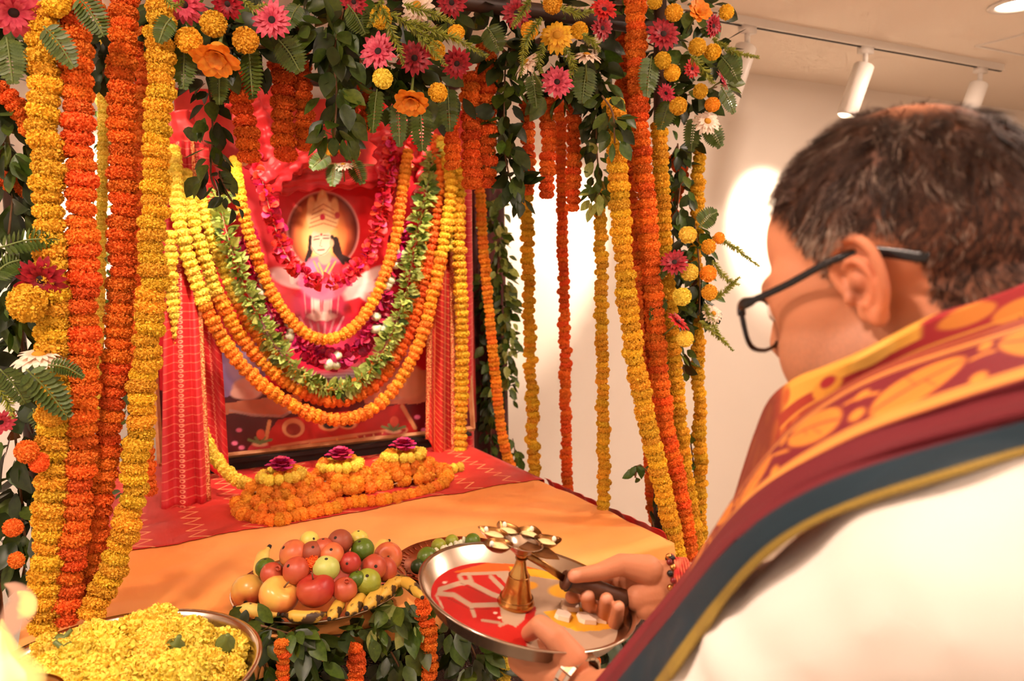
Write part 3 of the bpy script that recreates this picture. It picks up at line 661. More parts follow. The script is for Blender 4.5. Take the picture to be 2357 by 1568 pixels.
# the back cloth behind the picture and the knotted red swag over its top
b = MB(); x0, x1 = on_y(405, 300, 2.80).x, on_y(1080, 300, 2.80).x
b.grid(lambda u, v: Vector((x0+(x1-x0)*u, 2.80+0.015*math.sin(u*50), TZ+0.01+(2.12-TZ)*v)), 120, 8)
pm('coral_cloth', hx(226, 70, 58), 0.6, hx(206, 44, 40), 6, sheen=0.05, trans=0.15)
o = put('red_backcloth', b, 'coral_cloth'); o.modifiers.new('thickness', 'SOLIDIFY').thickness = 0.0015
tag(o, 'coral red cloth hung behind the picture', 'cloth')
def swag(label, pts, r, folds=5, seed=0, parent=None):
    rr = random.Random(seed); P_ = spline(pts, n=60); e = empty('red_swag', P_[30], label, 'drape', 'red swags over the picture'); b = MB()
    n = 40; vs = []
    for i, p in enumerate(P_):
        t = (P_[min(i+1, 59)]-P_[max(i-1, 0)]).normalized(); x = t.cross(Vector((0, 1, 0))).normalized(); y = t.cross(x)
        R = r[0]+(r[1]-r[0])*i/59; R *= 1+0.15*math.sin(i*0.5+seed)
        for j in range(n):
            a = 2*math.pi*j/n; q = R*(1+0.18*math.sin(a*folds+i*0.09+seed)+0.08*math.sin(a*(folds*2+1)-i*0.15))
            vs.append(p+x*math.cos(a)*q+y*math.sin(a)*q*0.7)
    b.add(vs, [(i*n+j, i*n+(j+1) % n, (i+1)*n+(j+1) % n, (i+1)*n+j) for i in range(59) for j in range(n)]+[tuple(range(n)), tuple(59*n+j for j in range(n))])
    put('cloth', b, 'red_silk_glow', e); return e
pm('red_silk_glow', hx(234, 62, 62), 0.45, hx(206, 30, 40), 5, sheen=0.08, trans=0.12)
Ys = 2.50
swag('red cloth swag rising to the left above the picture', [on_y(735, 350, Ys), on_y(690, 365, Ys), on_y(640, 395, Ys), on_y(605, 420, Ys)], (0.026, 0.045), 5, 1)
swag('red cloth bunched at the upper left behind the short orange strings', [on_y(600, 400, Ys+.05), on_y(620, 330, Ys+.05), on_y(600, 260, Ys+.06), on_y(560, 210, Ys+.06)], (0.04, 0.07), 6, 2)
swag('red cloth gathered at the far left of the picture', [on_y(470, 480, Ys+.1), on_y(450, 400, Ys+.1), on_y(420, 330, Ys+.1), on_y(400, 260, Ys+.1)], (0.05, 0.05), 6, 3)
swag('red cloth gathered on the right above the picture', [on_y(890, 420, Ys+.05), on_y(900, 360, Ys+.05), on_y(890, 300, Ys+.06), on_y(860, 240, Ys+.06)], (0.045, 0.06), 6, 4)
swag('coral red cloth fold hanging at the upper right of the picture', [on_y(960, 480, Ys+.1), on_y(985, 400, Ys+.1), on_y(970, 330, Ys+.1), on_y(940, 260, Ys+.1)], (0.03, 0.05), 5, 5)
swag('red cloth roll along the top edge of the picture', [on_y(640, 425, Ys+.06), on_y(720, 415, Ys+.07), on_y(800, 410, Ys+.07), on_y(870, 405, Ys+.06)], (0.03, 0.03), 5, 6)
# wooden poles and beams of the flower canopy
FL_, FR_, BL_, BR_ = (-0.175, 1.60), (1.27, 1.52), (-0.175, 2.84), (1.27, 2.84)
e = empty('canopy_frame', (0.57, 2.2, 0), 'dark pole frame carrying the flower canopy', 'frame')
for x, y in (FL_, FR_, BL_, BR_):
    b = MB(); b.tube([(x, y, 0), (x, y, 2.24)], 0.016, 10); put('post', b, 'dark_wood', e)
for p, q in ((FL_, FR_), (BL_, BR_), (FL_, BL_), (FR_, BR_)):
    zb = 2.1 if p == FL_ and q == FR_ else 2.2; b = MB(); b.tube([(*p, zb), (*q, zb)], 0.018, 10); put('beam', b, 'dark_wood', e)
# ------------------------------------------------------------------ garlands
def pxs(lst, Y): return [on_y(x, y, Y if len(q) == 0 else q[0]) for x, y, *q in lst]
def rpx(px, Y, x=200, y=700): return px/FPX*(on_y(x, y, Y)-CAM).dot(FW)   # a width in photo pixels as a length at that distance
FG = 'marigold garlands on the front left post'
Y1 = 1.44
garland('thick yellow marigold garland leftmost on the front left post', pxs([(95, 30), (100, 180), (108, 330), (112, 450), (118, 620), (125, 780), (123, 960), (120, 1130), (108, 1290), (98, 1440)], Y1), rpx(38, Y1), 'yellow', group=FG, jit=0.09)
garland('thick orange marigold garland beside the leftmost yellow one', pxs([(165, -20), (176, 150), (182, 350), (190, 560), (192, 740), (190, 900), (185, 1060), (172, 1220), (150, 1420)], Y1), rpx(37, Y1), 'orange', group=FG, pitch=0.85)
garland('thick orange marigold garland falling from the top edge between two yellow ones', pxs([(287, -30), (281, 150), (281, 330), (283, 500), (277, 680), (266, 850), (246, 1020), (226, 1180), (196, 1390)], Y1+.03), rpx(33, Y1, 280), 'orange', group=FG, pitch=0.85)
garland('yellow marigold garland rightmost on the front left post, sweeping left below', pxs([(372, 20), (368, 170), (362, 330), (358, 480), (352, 630), (340, 760), (328, 900), (315, 1050), (290, 1200), (262, 1310), (210, 1410)], Y1-.01), rpx(33, Y1, 340), 'yellow', group=FG, jit=0.1)
garland('thin salmon orange garland hanging behind the yellow sweep', pxs([(322, 40), (325, 250), (318, 480), (306, 700), (312, 860), (332, 1010), (345, 1130)], 1.9), rpx(20, 1.9, 320), 'orange', 'pom', group=FG)
garland('thin pale yellow garland glimpsed between two orange ones', pxs([(236, 60), (238, 300), (232, 560), (225, 800), (222, 980)], 2.0), rpx(13, 2.0, 230), 'lemon', 'pom', group=FG)
garland('orange marigold string crossing the dark leaves at the left edge', pxs([(-20, 190), (20, 225), (60, 270), (72, 300)], 1.55), rpx(24, 1.55, 50), 'orange', group=FG)
garland('short orange marigold string in the leaves by the left edge', pxs([(-10, 400), (20, 420), (60, 440)], 1.6), rpx(22, 1.6, 50), 'orange', group=FG)
garland('orange string slanting behind the top of the yellow garland', pxs([(215, 10), (250, 45), (320, 110), (345, 150)], 1.62), rpx(20, 1.62, 250), 'orange', group=FG)
garland('yellow marigold string hanging low beside the white daisy', pxs([(125, 560), (140, 640), (140, 740), (150, 800)], 1.6), rpx(24, 1.6, 130), 'yellow', group=FG, jit=.15)

SG = 'short orange strings under the canopy'
Y2 = 1.62
for lab, pts, w in [
    ('short orange marigold string under the drooping orange flower', [(548, 170), (562, 260), (572, 360)], 29),
    ('short orange marigold string right of the broad fern frond', [(645, 120), (650, 240), (656, 355)], 30),
    ('short orange marigold string left of the big leafy hanging', [(690, 60), (698, 200), (702, 335)], 24),
    ('stub of orange marigolds between leaves above the magenta garland', [(805, 225), (812, 275)], 20),
    ('short orange marigold string touching the fern left of centre', [(838, 200), (842, 295)], 16),
    ('short orange marigold string beside the garlanded print corner', [(1038, 270), (1043, 380)], 21),
    ('thick left string of the orange pair near the picture corner', [(1082, 180), (1084, 300), (1086, 422)], 25),
    ('thick right string of the orange pair near the picture corner', [(1116, 110), (1120, 260), (1122, 420)], 25),
    ('short orange marigold string right of the dark leafy hanging', [(1210, 240), (1216, 330), (1214, 440)], 18),
    ('short orange marigold string against the bright wall', [(1258, 235), (1262, 340), (1258, 448)], 20),
    ('short orange marigold string beside the pale leafy hanging', [(1318, 225), (1322, 340), (1318, 478)], 19)]:
    garland(lab, pxs(pts, Y2), rpx(w, Y2, pts[0][0], 300), 'deep_orange', group=SG, pitch=0.9)
RG = 'garlands hanging at the right of the altar'
garland('slim yellow garland hanging left of the slim orange one before the wall', pxs([(1212, 445), (1216, 620), (1220, 800), (1226, 960), (1228, 1100)], 2.1), rpx(16, 2.1, 1216), 'yellow', group=RG, jit=.14)
garland('slim orange garland hanging straight before the bright wall', pxs([(1288, 220), (1294, 500), (1300, 800), (1304, 1020), (1308, 1150)], 2.0), rpx(14, 2.0, 1300), 'deep_orange', group=RG, pitch=.75, jit=.12)
garland('slim yellow garland hanging right of the slim orange one', pxs([(1381, 430), (1384, 700), (1388, 900), (1390, 1060), (1388, 1195)], 1.62), rpx(16, 1.62, 1385), 'yellow', group=RG, jit=.12)
garland('orange garland hanging behind the yellow bundle on the right post', pxs([(1428, 60), (1440, 300), (1458, 520), (1476, 700), (1490, 900), (1510, 1100), (1530, 1290)], 1.66), rpx(17, 1.66, 1450), 'deep_orange', group=RG)
garland('thick yellow garland leading the bundle on the front right post', pxs([(1412, 240), (1424, 430), (1436, 600), (1452, 760), (1478, 920), (1510, 1060), (1540, 1190), (1562, 1300)], 1.44), rpx(25, 1.44, 1450), 'yellow', group=RG)
garland('thick orange garland in the middle of the right post bundle', pxs([(1462, -20), (1466, 150), (1474, 320), (1490, 500), (1504, 680), (1518, 850), (1536, 1000), (1566, 1140), (1590, 1290)], 1.47), rpx(24, 1.47, 1500), 'orange', group=RG)
garland('yellow garland right of the thick orange one on the right post', pxs([(1516, 290), (1522, 420), (1528, 560), (1545, 760), (1558, 900), (1572, 1040), (1592, 1180), (1610, 1290)], 1.50), rpx(20, 1.5, 1550), 'yellow', group=RG)
garland('outermost yellow garland right of the flower cluster', pxs([(1607, 350), (1605, 480), (1602, 620), (1606, 800), (1610, 960), (1612, 1100), (1612, 1240)], 1.56), rpx(17, 1.56, 1605), 'yellow', group=RG, jit=.12)
garland('orange string peeping through the leaves of the right post', pxs([(1545, 370), (1570, 395), (1560, 440), (1545, 480), (1565, 510)], 1.6), rpx(15, 1.6, 1550), 'orange', group=RG)
garland('orange string low behind the right post bundle', pxs([(1462, 620), (1474, 820), (1490, 1010), (1496, 1110), (1502, 1180), (1520, 1240)], 1.60), rpx(14, 1.55, 1500), 'orange', group=RG)
garland('thin orange garland curving down the dark back right post', pxs([(1105, 430), (1112, 560), (1126, 720), (1142, 880), (1156, 1000), (1176, 1080)], 2.42), rpx(13, 2.42, 1130), 'amber', 'disc', group=RG)

# garlands on the picture: each lies a little in front of the one behind it
PG = 'garlands draped over the picture'
Yp = 2.46
def warmtop(a, b_, k=0.4): return lambda t: a if (t < k or t > 1-k) else b_
garland('outermost orange garland, coloured yellow where lit, looped under the whole picture', pxs([(400, 345, 2.5), (412, 500), (448, 640), (505, 770), (575, 860), (660, 925), (740, 962), (820, 960), (890, 915), (948, 830), (985, 730), (1012, 610), (1030, 500), (1038, 420), (1015, 325, 2.5)], Yp-.05), rpx(17, Yp, 700), 'amber', 'pom', group=PG, pitch=.95, cs=lambda t: 'lemon' if t < .22 else ('yellow' if t > .8 else 'amber'))  # light on the upper left is put into the flower colour
garland('middle strand of the triple marigold loop on the picture', pxs([(425, 400, 2.52), (448, 520), (490, 650), (550, 770), (620, 850), (700, 905), (780, 925), (860, 890), (915, 820), (955, 730), (985, 620), (1005, 500), (1012, 400), (1000, 320, 2.52)], Yp-.01), rpx(16, Yp, 700), 'amber', 'pom', group=PG, pitch=.95, cs=lambda t: 'lemon' if t < .2 else ('amber' if t < .4 else 'orange'))  # lemon flowers at the start paint the light on the strand's top
garland('inner strand of the triple marigold loop on the picture', pxs([(452, 420, 2.52), (480, 520), (515, 620), (548, 700), (590, 770), (640, 830), (700, 875), (780, 895), (850, 860), (905, 790), (945, 700), (972, 600), (990, 500)], Yp+.02), rpx(15, Yp, 700), 'amber', 'pom', group=PG, pitch=.95, cs=lambda t: 'lemon' if t < .25 else 'amber')  # lit top left coloured in with lemon flowers
garland('single orange marigold loop framing the haloed figure', pxs([(540, 370, 2.52), (552, 450), (575, 540), (610, 640), (650, 715), (700, 765), (745, 782), (800, 765), (850, 710), (890, 620), (912, 540), (925, 450), (938, 350, 2.5)], Yp), rpx(15, Yp, 700), 'amber', 'pom', group=PG, pitch=.95, cs=lambda t: 'yellow' if t < .1 else 'amber')
garland('lemon yellow garland falling down the left curtain to the flower mounds', pxs([(393, 540), (395, 650), (408, 760), (432, 880), (465, 990, 2.38), (500, 1060, 2.32), (545, 1105, 2.26), (585, 1120, 2.22)], Yp-.06), rpx(16, Yp-.06, 450), 'lemon', 'pom', group=PG, pitch=.95)
garland('yellow garland hanging straight down the right curtain', pxs([(1060, 380), (1055, 520), (1062, 680), (1064, 840), (1060, 980), (1058, 1060, 2.38), (1040, 1082, 2.3)], 2.42), rpx(17, 2.42, 1060), 'yellow', 'pom', group=PG, pitch=.95)
garland('yellow garland strand just left of the straight one on the right', pxs([(1010, 330, 2.5), (1035, 375), (1042, 470), (1036, 570)], 2.44), rpx(14, 2.44, 1040), 'lemon', 'pom', group=PG, pitch=.95)

def petal_rope(label, path, r, kinds, n, cat='garland', group=PG, name='petal_garland', white=None, part='petal', fill=None):
    pts = spline(path, 0.004); e = empty(name, min(pts, key=lambda p: p.z), label, cat, group)
    b = MB(); b.tube(pts[::3]+[pts[-1]], 0.0008, 5); put('thread', b, 'thread', e)
    for i in range(n):
        k = (i+random.random()*0.6)/n*(len(pts)-1.01); j = int(k); p = pts[j].lerp(pts[j+1], k-j); t = (pts[j+1]-pts[j]).normalized()
        o = Vector((random.gauss(0, 1), random.gauss(0, 1)-0.35, random.gauss(0, 1))); o = (o-t*o.dot(t)*0.8).normalized()
        kd = random.choice(kinds); nn = (t*0.5-FW*0.8+Vector((random.gauss(0, .5), random.gauss(0, .5), random.gauss(0, .5)))); z = (nn-o*nn.dot(o)).normalized()
        me = CUP[kd] if kd in CUP else random.choice(LEAF[kd])
        inst('petal' if kd in CUP else 'leaf', me, e, p+o*r*0.15, Matrix((o.cross(z), o, z)).transposed(), r*random.uniform(0.85, 1.25))
    if fill:   # small buds and torn petals too fine to count
        mt_, cnt, fs = fill; q = MB()
        for i in range(cnt):
            k = random.random()*(len(pts)-1.01); j = int(k); p = pts[j].lerp(pts[j+1], k-j); t = (pts[j+1]-pts[j]).normalized()
            o = Vector((random.gauss(0, 1), random.gauss(0, 1)-0.3, random.gauss(0, 1))); o = (o-t*o.dot(t)*0.7).normalized(); s = o.cross(Vector((random.gauss(0, 1), random.gauss(0, 1), random.gauss(0, 1)))).normalized()
            n_ = o.cross(s); p = p+o*r*random.uniform(0, .45); l = fs*random.uniform(.7, 1.2)
            q.add([p, p+o*l*.5+s*l*.22, p+o*l, p+o*l*.5-s*l*.22, p+o*l*.5+n_*l*.15], [(0, 1, 4), (1, 2, 4), (2, 3, 4), (3, 0, 4)])
        tag(put('small_buds' if 'leaf' in mt_ else 'torn_petals', q, mt_, e), kind='stuff')
    if white:
        for k in white:
            p = pts[int(k*(len(pts)-1))]
            for q in range(3): 
                o = Vector((random.gauss(0, .4), -0.6, random.gauss(0, .5)))*r; inst('jasmine_bud', random.choice(BUD), e, p+o, basis((random.gauss(0, 1), -1, random.gauss(0, 1))), r*0.62)
    return e
BUD = []
for s in (1, 2):
    b = MB(); b.ball((0, 0, 0), (0.8, 0.8, 1.0), 10, 7); b.ball((0.3*s-.45, 0.3, 0.5), (0.55, 0.6, 0.6), 8, 6); BUD.append(b.mesh('jasmine_bud', 'bud_white'))
petal_rope('scarlet petal garland looped closest around the haloed figure', pxs([(590, 360, 2.52), (610, 440), (632, 520), (660, 590), (705, 635), (750, 650), (800, 635), (845, 590), (872, 510), (890, 420), (905, 320, 2.5)], Yp+.03), rpx(20, Yp, 700), ('scarlet', 'scarlet', 'scarlet', 'rose'), 280, fill=('petal_scarlet', 500, .02))
petal_rope('magenta rose petal garland with white jasmine clusters on the picture', pxs([(560, 540), (585, 620), (615, 700), (660, 765), (715, 812), (765, 828), (820, 805), (862, 745), (892, 660), (912, 590), (928, 520)], Yp+.04), rpx(24, Yp, 700), ('rose', 'rose', 'plum'), 280, fill=('petal_rose', 700, .022), white=(.17, .33, .49, .68, .8, .9))
petal_rope('pale green leaf and bud garland between the rose and marigold loops', pxs([(500, 440, 2.5), (520, 530), (548, 620), (585, 710), (630, 790), (690, 860), (750, 895), (810, 885), (865, 835), (905, 760), (935, 670), (955, 570), (975, 470), (1000, 350, 2.5)], Yp-.02), rpx(28, Yp, 700), ('leaf_pale', 'leaf_pale', 'leaf_pale', 'leaf_green'), 300, fill=('leaf_pale', 1400, .026), name='leaf_garland')

# heaps on the table before the picture: coiled orange garlands, yellow rings and roses
HG = 'flower mounds before the picture'
for k, (x, y, lab) in enumerate([(650, 1132, 'left'), (785, 1105, 'middle'), (930, 1080, 'right')]):
    c0 = on_z(x, y+18, TZ+0.02); pts = []
    for i in range(44):
        a = i*0.62+k; q = i/44; R = 0.098*(1-q*0.66); pts.append(c0+Vector((math.cos(a)*R*1.25, math.sin(a)*R*0.75, -0.005+0.075*q+0.008*math.sin(a*3))))
    garland('heaped orange marigold coil, %s mound before the picture' % lab, pts, 0.020, 'amber', 'puff', group=HG, pitch=1.2, jit=.3, loc=c0, name='coiled_garland')
    top = c0+Vector((0, -0.005, 0.078)); pts = [top+Vector((0.055*math.cos(a*0.5236), 0.045*math.sin(a*0.5236), -0.008)) for a in range(13)]
    garland('yellow marigold ring on the %s mound before the picture' % lab, pts, 0.0165, 'lemon', 'puff', group=HG, pitch=1.5, jit=.1, loc=top, name='marigold_ring')
    e = empty('rose', top+Vector((0, 0, 0.012)), 'magenta rose crowning the %s marigold mound' % lab, 'flower', 'roses on the mounds')
    for i in range(26):
        q = i/26; a = i*2.4; R = 0.006+0.026*q; m = Matrix.Rotation(a, 3, 'Z') @ Matrix.Rotation(1.25-0.85*q, 3, 'X')
        inst('petal', CUP['plum' if i % 3 else 'rose'], e, Vector(e.location)+Vector((-math.sin(a)*R*0.5, math.cos(a)*R*0.5, 0.008-0.014*q)), m, 0.026+0.008*q)
pts = [on_z(x, y, TZ+0.022) for x, y in [(640, 1128), (575, 1150), (552, 1176), (580, 1192), (640, 1198), (690, 1186), (760, 1172), (800, 1158), (880, 1152), (950, 1138), (1005, 1120), (1030, 1096), (1015, 1078), (970, 1072)]]
garland('long orange marigold rope lying in front of the three mounds', pts, 0.0195, 'amber', 'puff', group=HG, pitch=1.15, jit=.12, name='coiled_garland')
pts = [on_z(x, y, TZ+0.022) for x, y in [(600, 1165), (640, 1152), (690, 1148), (740, 1160), (700, 1172), (650, 1182), (610, 1186)]]
garland('second orange marigold rope doubled at the left of the mounds', [p+Vector((0, 0.01, 0.012)) for p in pts], 0.019, 'amber', 'puff', group=HG, pitch=1.15, jit=.12, name='coiled_garland')
garland('yellow marigold string joining the right curtain garland to the mounds', [on_z(x, y, TZ+0.022) for x, y in [(1060, 1076), (1020, 1082), (985, 1066)]], 0.0175, 'lemon', 'pom', group=HG, pitch=1.2)

# front of the table: orange strings hanging among the leaves
TG = 'strings hanging at the table front'
for lab, pts, w, c in [
    ('orange string at the table front beside the steel bowl', [(648, 1480), (652, 1520), (650, 1600)], 17, 'orange'),
    ('thick orange string hanging at the table front under the bananas', [(822, 1490), (820, 1540), (818, 1620)], 22, 'orange'),
    ('long orange string rising over the table edge under the tray', [(972, 1385), (985, 1440), (990, 1500), (985, 1600)], 20, 'orange'),
    ('yellow string at the table front behind the thumb', [(1160, 1500), (1162, 1540), (1160, 1600)], 18, 'lemon'),
    ('orange string under the tray near the wristwatch', [(1368, 1470), (1366, 1520), (1362, 1600)], 20, 'orange')]:
    garland(lab, [on_y(x, y, TY0-.065) for x, y in pts], rpx(w, TY0-.06, pts[0][0], 1500), c, group=TG, pitch=.85, jit=.12)
# ------------------------------------------------------------------ foliage of the canopy
Yf = 1.46
def P2(x, y, Y=Yf): return on_y(x, y, Y)
LG = 'leafy sprays of the canopy'
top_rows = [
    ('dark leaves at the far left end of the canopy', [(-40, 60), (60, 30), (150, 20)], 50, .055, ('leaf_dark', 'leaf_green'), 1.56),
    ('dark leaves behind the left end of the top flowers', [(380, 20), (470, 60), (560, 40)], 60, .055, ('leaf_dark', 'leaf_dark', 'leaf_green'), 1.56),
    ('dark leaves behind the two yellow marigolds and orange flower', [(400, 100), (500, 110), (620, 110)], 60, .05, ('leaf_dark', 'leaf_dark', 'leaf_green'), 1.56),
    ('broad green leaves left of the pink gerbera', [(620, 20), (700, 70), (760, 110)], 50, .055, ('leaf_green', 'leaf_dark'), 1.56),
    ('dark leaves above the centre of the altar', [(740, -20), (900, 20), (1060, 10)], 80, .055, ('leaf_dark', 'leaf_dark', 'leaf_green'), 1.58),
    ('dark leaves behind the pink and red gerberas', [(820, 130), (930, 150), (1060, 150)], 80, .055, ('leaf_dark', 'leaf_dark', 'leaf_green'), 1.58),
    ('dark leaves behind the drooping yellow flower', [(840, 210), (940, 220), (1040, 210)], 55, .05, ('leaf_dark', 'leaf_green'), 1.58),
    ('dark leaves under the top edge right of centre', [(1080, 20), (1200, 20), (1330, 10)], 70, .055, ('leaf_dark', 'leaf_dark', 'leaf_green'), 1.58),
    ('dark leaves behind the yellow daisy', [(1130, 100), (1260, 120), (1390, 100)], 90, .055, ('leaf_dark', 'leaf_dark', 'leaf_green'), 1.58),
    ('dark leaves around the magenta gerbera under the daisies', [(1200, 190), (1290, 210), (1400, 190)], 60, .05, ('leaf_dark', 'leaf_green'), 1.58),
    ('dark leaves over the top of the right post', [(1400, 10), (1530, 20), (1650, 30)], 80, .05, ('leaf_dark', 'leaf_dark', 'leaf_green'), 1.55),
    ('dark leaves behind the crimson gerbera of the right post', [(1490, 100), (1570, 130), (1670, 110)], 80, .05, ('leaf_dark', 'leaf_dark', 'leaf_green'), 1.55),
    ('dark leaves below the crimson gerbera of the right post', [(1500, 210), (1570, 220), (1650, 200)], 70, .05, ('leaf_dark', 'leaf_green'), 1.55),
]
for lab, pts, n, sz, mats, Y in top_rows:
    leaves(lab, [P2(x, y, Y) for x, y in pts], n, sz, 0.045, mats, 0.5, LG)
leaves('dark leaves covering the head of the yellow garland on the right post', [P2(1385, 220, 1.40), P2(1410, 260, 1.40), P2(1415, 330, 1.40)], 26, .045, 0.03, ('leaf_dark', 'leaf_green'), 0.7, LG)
HGp = 'leafy hangings under the canopy'
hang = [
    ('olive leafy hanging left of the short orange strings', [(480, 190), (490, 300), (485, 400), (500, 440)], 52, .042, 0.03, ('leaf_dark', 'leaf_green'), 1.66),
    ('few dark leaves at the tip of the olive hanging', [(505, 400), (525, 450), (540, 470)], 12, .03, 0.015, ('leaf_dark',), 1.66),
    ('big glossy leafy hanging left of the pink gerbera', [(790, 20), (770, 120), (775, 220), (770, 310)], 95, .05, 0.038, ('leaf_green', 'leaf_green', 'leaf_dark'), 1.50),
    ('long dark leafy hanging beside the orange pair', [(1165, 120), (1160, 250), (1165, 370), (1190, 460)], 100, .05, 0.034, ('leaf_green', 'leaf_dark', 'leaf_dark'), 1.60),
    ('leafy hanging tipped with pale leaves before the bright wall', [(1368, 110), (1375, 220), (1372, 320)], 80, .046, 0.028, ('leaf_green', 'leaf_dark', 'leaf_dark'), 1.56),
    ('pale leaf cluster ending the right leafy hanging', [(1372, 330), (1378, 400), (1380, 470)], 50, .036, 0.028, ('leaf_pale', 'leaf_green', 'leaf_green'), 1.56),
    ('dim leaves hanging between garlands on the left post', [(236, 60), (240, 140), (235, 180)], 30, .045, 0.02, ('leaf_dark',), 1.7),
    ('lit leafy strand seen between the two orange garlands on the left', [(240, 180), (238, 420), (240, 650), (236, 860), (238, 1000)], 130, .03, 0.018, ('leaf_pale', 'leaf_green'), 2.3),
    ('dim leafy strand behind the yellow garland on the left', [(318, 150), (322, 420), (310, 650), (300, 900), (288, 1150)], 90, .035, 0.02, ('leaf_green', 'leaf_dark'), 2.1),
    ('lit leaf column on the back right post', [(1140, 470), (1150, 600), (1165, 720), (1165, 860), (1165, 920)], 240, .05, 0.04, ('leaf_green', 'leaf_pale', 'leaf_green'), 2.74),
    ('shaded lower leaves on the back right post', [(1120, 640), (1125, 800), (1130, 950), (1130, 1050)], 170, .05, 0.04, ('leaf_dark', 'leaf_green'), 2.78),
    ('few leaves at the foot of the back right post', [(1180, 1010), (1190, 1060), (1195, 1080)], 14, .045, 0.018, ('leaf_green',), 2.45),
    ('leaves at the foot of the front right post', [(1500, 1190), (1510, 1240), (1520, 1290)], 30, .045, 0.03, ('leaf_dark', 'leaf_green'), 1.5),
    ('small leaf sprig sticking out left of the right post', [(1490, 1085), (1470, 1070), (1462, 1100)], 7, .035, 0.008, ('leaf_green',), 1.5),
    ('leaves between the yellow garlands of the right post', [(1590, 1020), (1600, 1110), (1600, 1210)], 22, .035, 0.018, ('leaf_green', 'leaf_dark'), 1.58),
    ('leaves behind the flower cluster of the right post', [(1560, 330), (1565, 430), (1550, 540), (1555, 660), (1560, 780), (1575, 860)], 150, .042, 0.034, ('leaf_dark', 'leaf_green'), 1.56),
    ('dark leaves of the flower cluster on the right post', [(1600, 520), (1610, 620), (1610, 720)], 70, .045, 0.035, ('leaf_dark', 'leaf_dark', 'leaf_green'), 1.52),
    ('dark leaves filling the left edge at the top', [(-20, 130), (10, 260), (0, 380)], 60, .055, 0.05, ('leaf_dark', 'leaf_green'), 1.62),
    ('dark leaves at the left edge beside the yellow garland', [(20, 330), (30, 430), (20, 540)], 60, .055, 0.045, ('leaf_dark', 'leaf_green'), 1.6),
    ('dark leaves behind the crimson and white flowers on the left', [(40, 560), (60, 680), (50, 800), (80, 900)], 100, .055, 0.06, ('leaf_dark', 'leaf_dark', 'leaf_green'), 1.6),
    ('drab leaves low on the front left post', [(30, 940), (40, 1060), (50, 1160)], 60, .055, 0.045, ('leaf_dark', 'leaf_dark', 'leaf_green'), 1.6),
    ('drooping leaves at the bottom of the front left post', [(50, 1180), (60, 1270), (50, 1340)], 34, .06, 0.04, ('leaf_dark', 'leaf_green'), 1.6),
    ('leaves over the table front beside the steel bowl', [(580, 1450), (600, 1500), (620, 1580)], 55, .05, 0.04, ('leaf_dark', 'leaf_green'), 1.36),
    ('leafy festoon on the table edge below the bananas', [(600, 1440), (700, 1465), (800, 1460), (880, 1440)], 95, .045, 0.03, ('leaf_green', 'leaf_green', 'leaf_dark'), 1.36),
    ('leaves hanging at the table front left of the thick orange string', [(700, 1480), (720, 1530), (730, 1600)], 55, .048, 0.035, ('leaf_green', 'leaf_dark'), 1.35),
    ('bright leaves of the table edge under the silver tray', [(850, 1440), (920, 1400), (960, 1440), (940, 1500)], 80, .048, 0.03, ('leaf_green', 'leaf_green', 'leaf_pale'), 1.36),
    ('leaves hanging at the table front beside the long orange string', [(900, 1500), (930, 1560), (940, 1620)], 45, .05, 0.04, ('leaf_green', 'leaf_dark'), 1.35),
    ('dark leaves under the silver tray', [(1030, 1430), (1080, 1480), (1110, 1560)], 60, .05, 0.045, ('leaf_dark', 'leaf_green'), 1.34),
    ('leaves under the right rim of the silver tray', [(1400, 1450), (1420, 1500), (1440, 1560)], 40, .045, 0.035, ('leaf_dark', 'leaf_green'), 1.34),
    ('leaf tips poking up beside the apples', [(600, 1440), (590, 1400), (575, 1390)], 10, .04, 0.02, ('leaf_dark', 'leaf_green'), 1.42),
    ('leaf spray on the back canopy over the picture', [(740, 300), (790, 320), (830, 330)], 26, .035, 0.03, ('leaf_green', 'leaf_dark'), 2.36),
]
for lab, pts, n, sz, sp, mats, Y in hang:
    leaves(lab, [P2(x, y, Y) for x, y in pts], n, sz, sp, mats, 0.8, HGp, name='leafy_hanging')

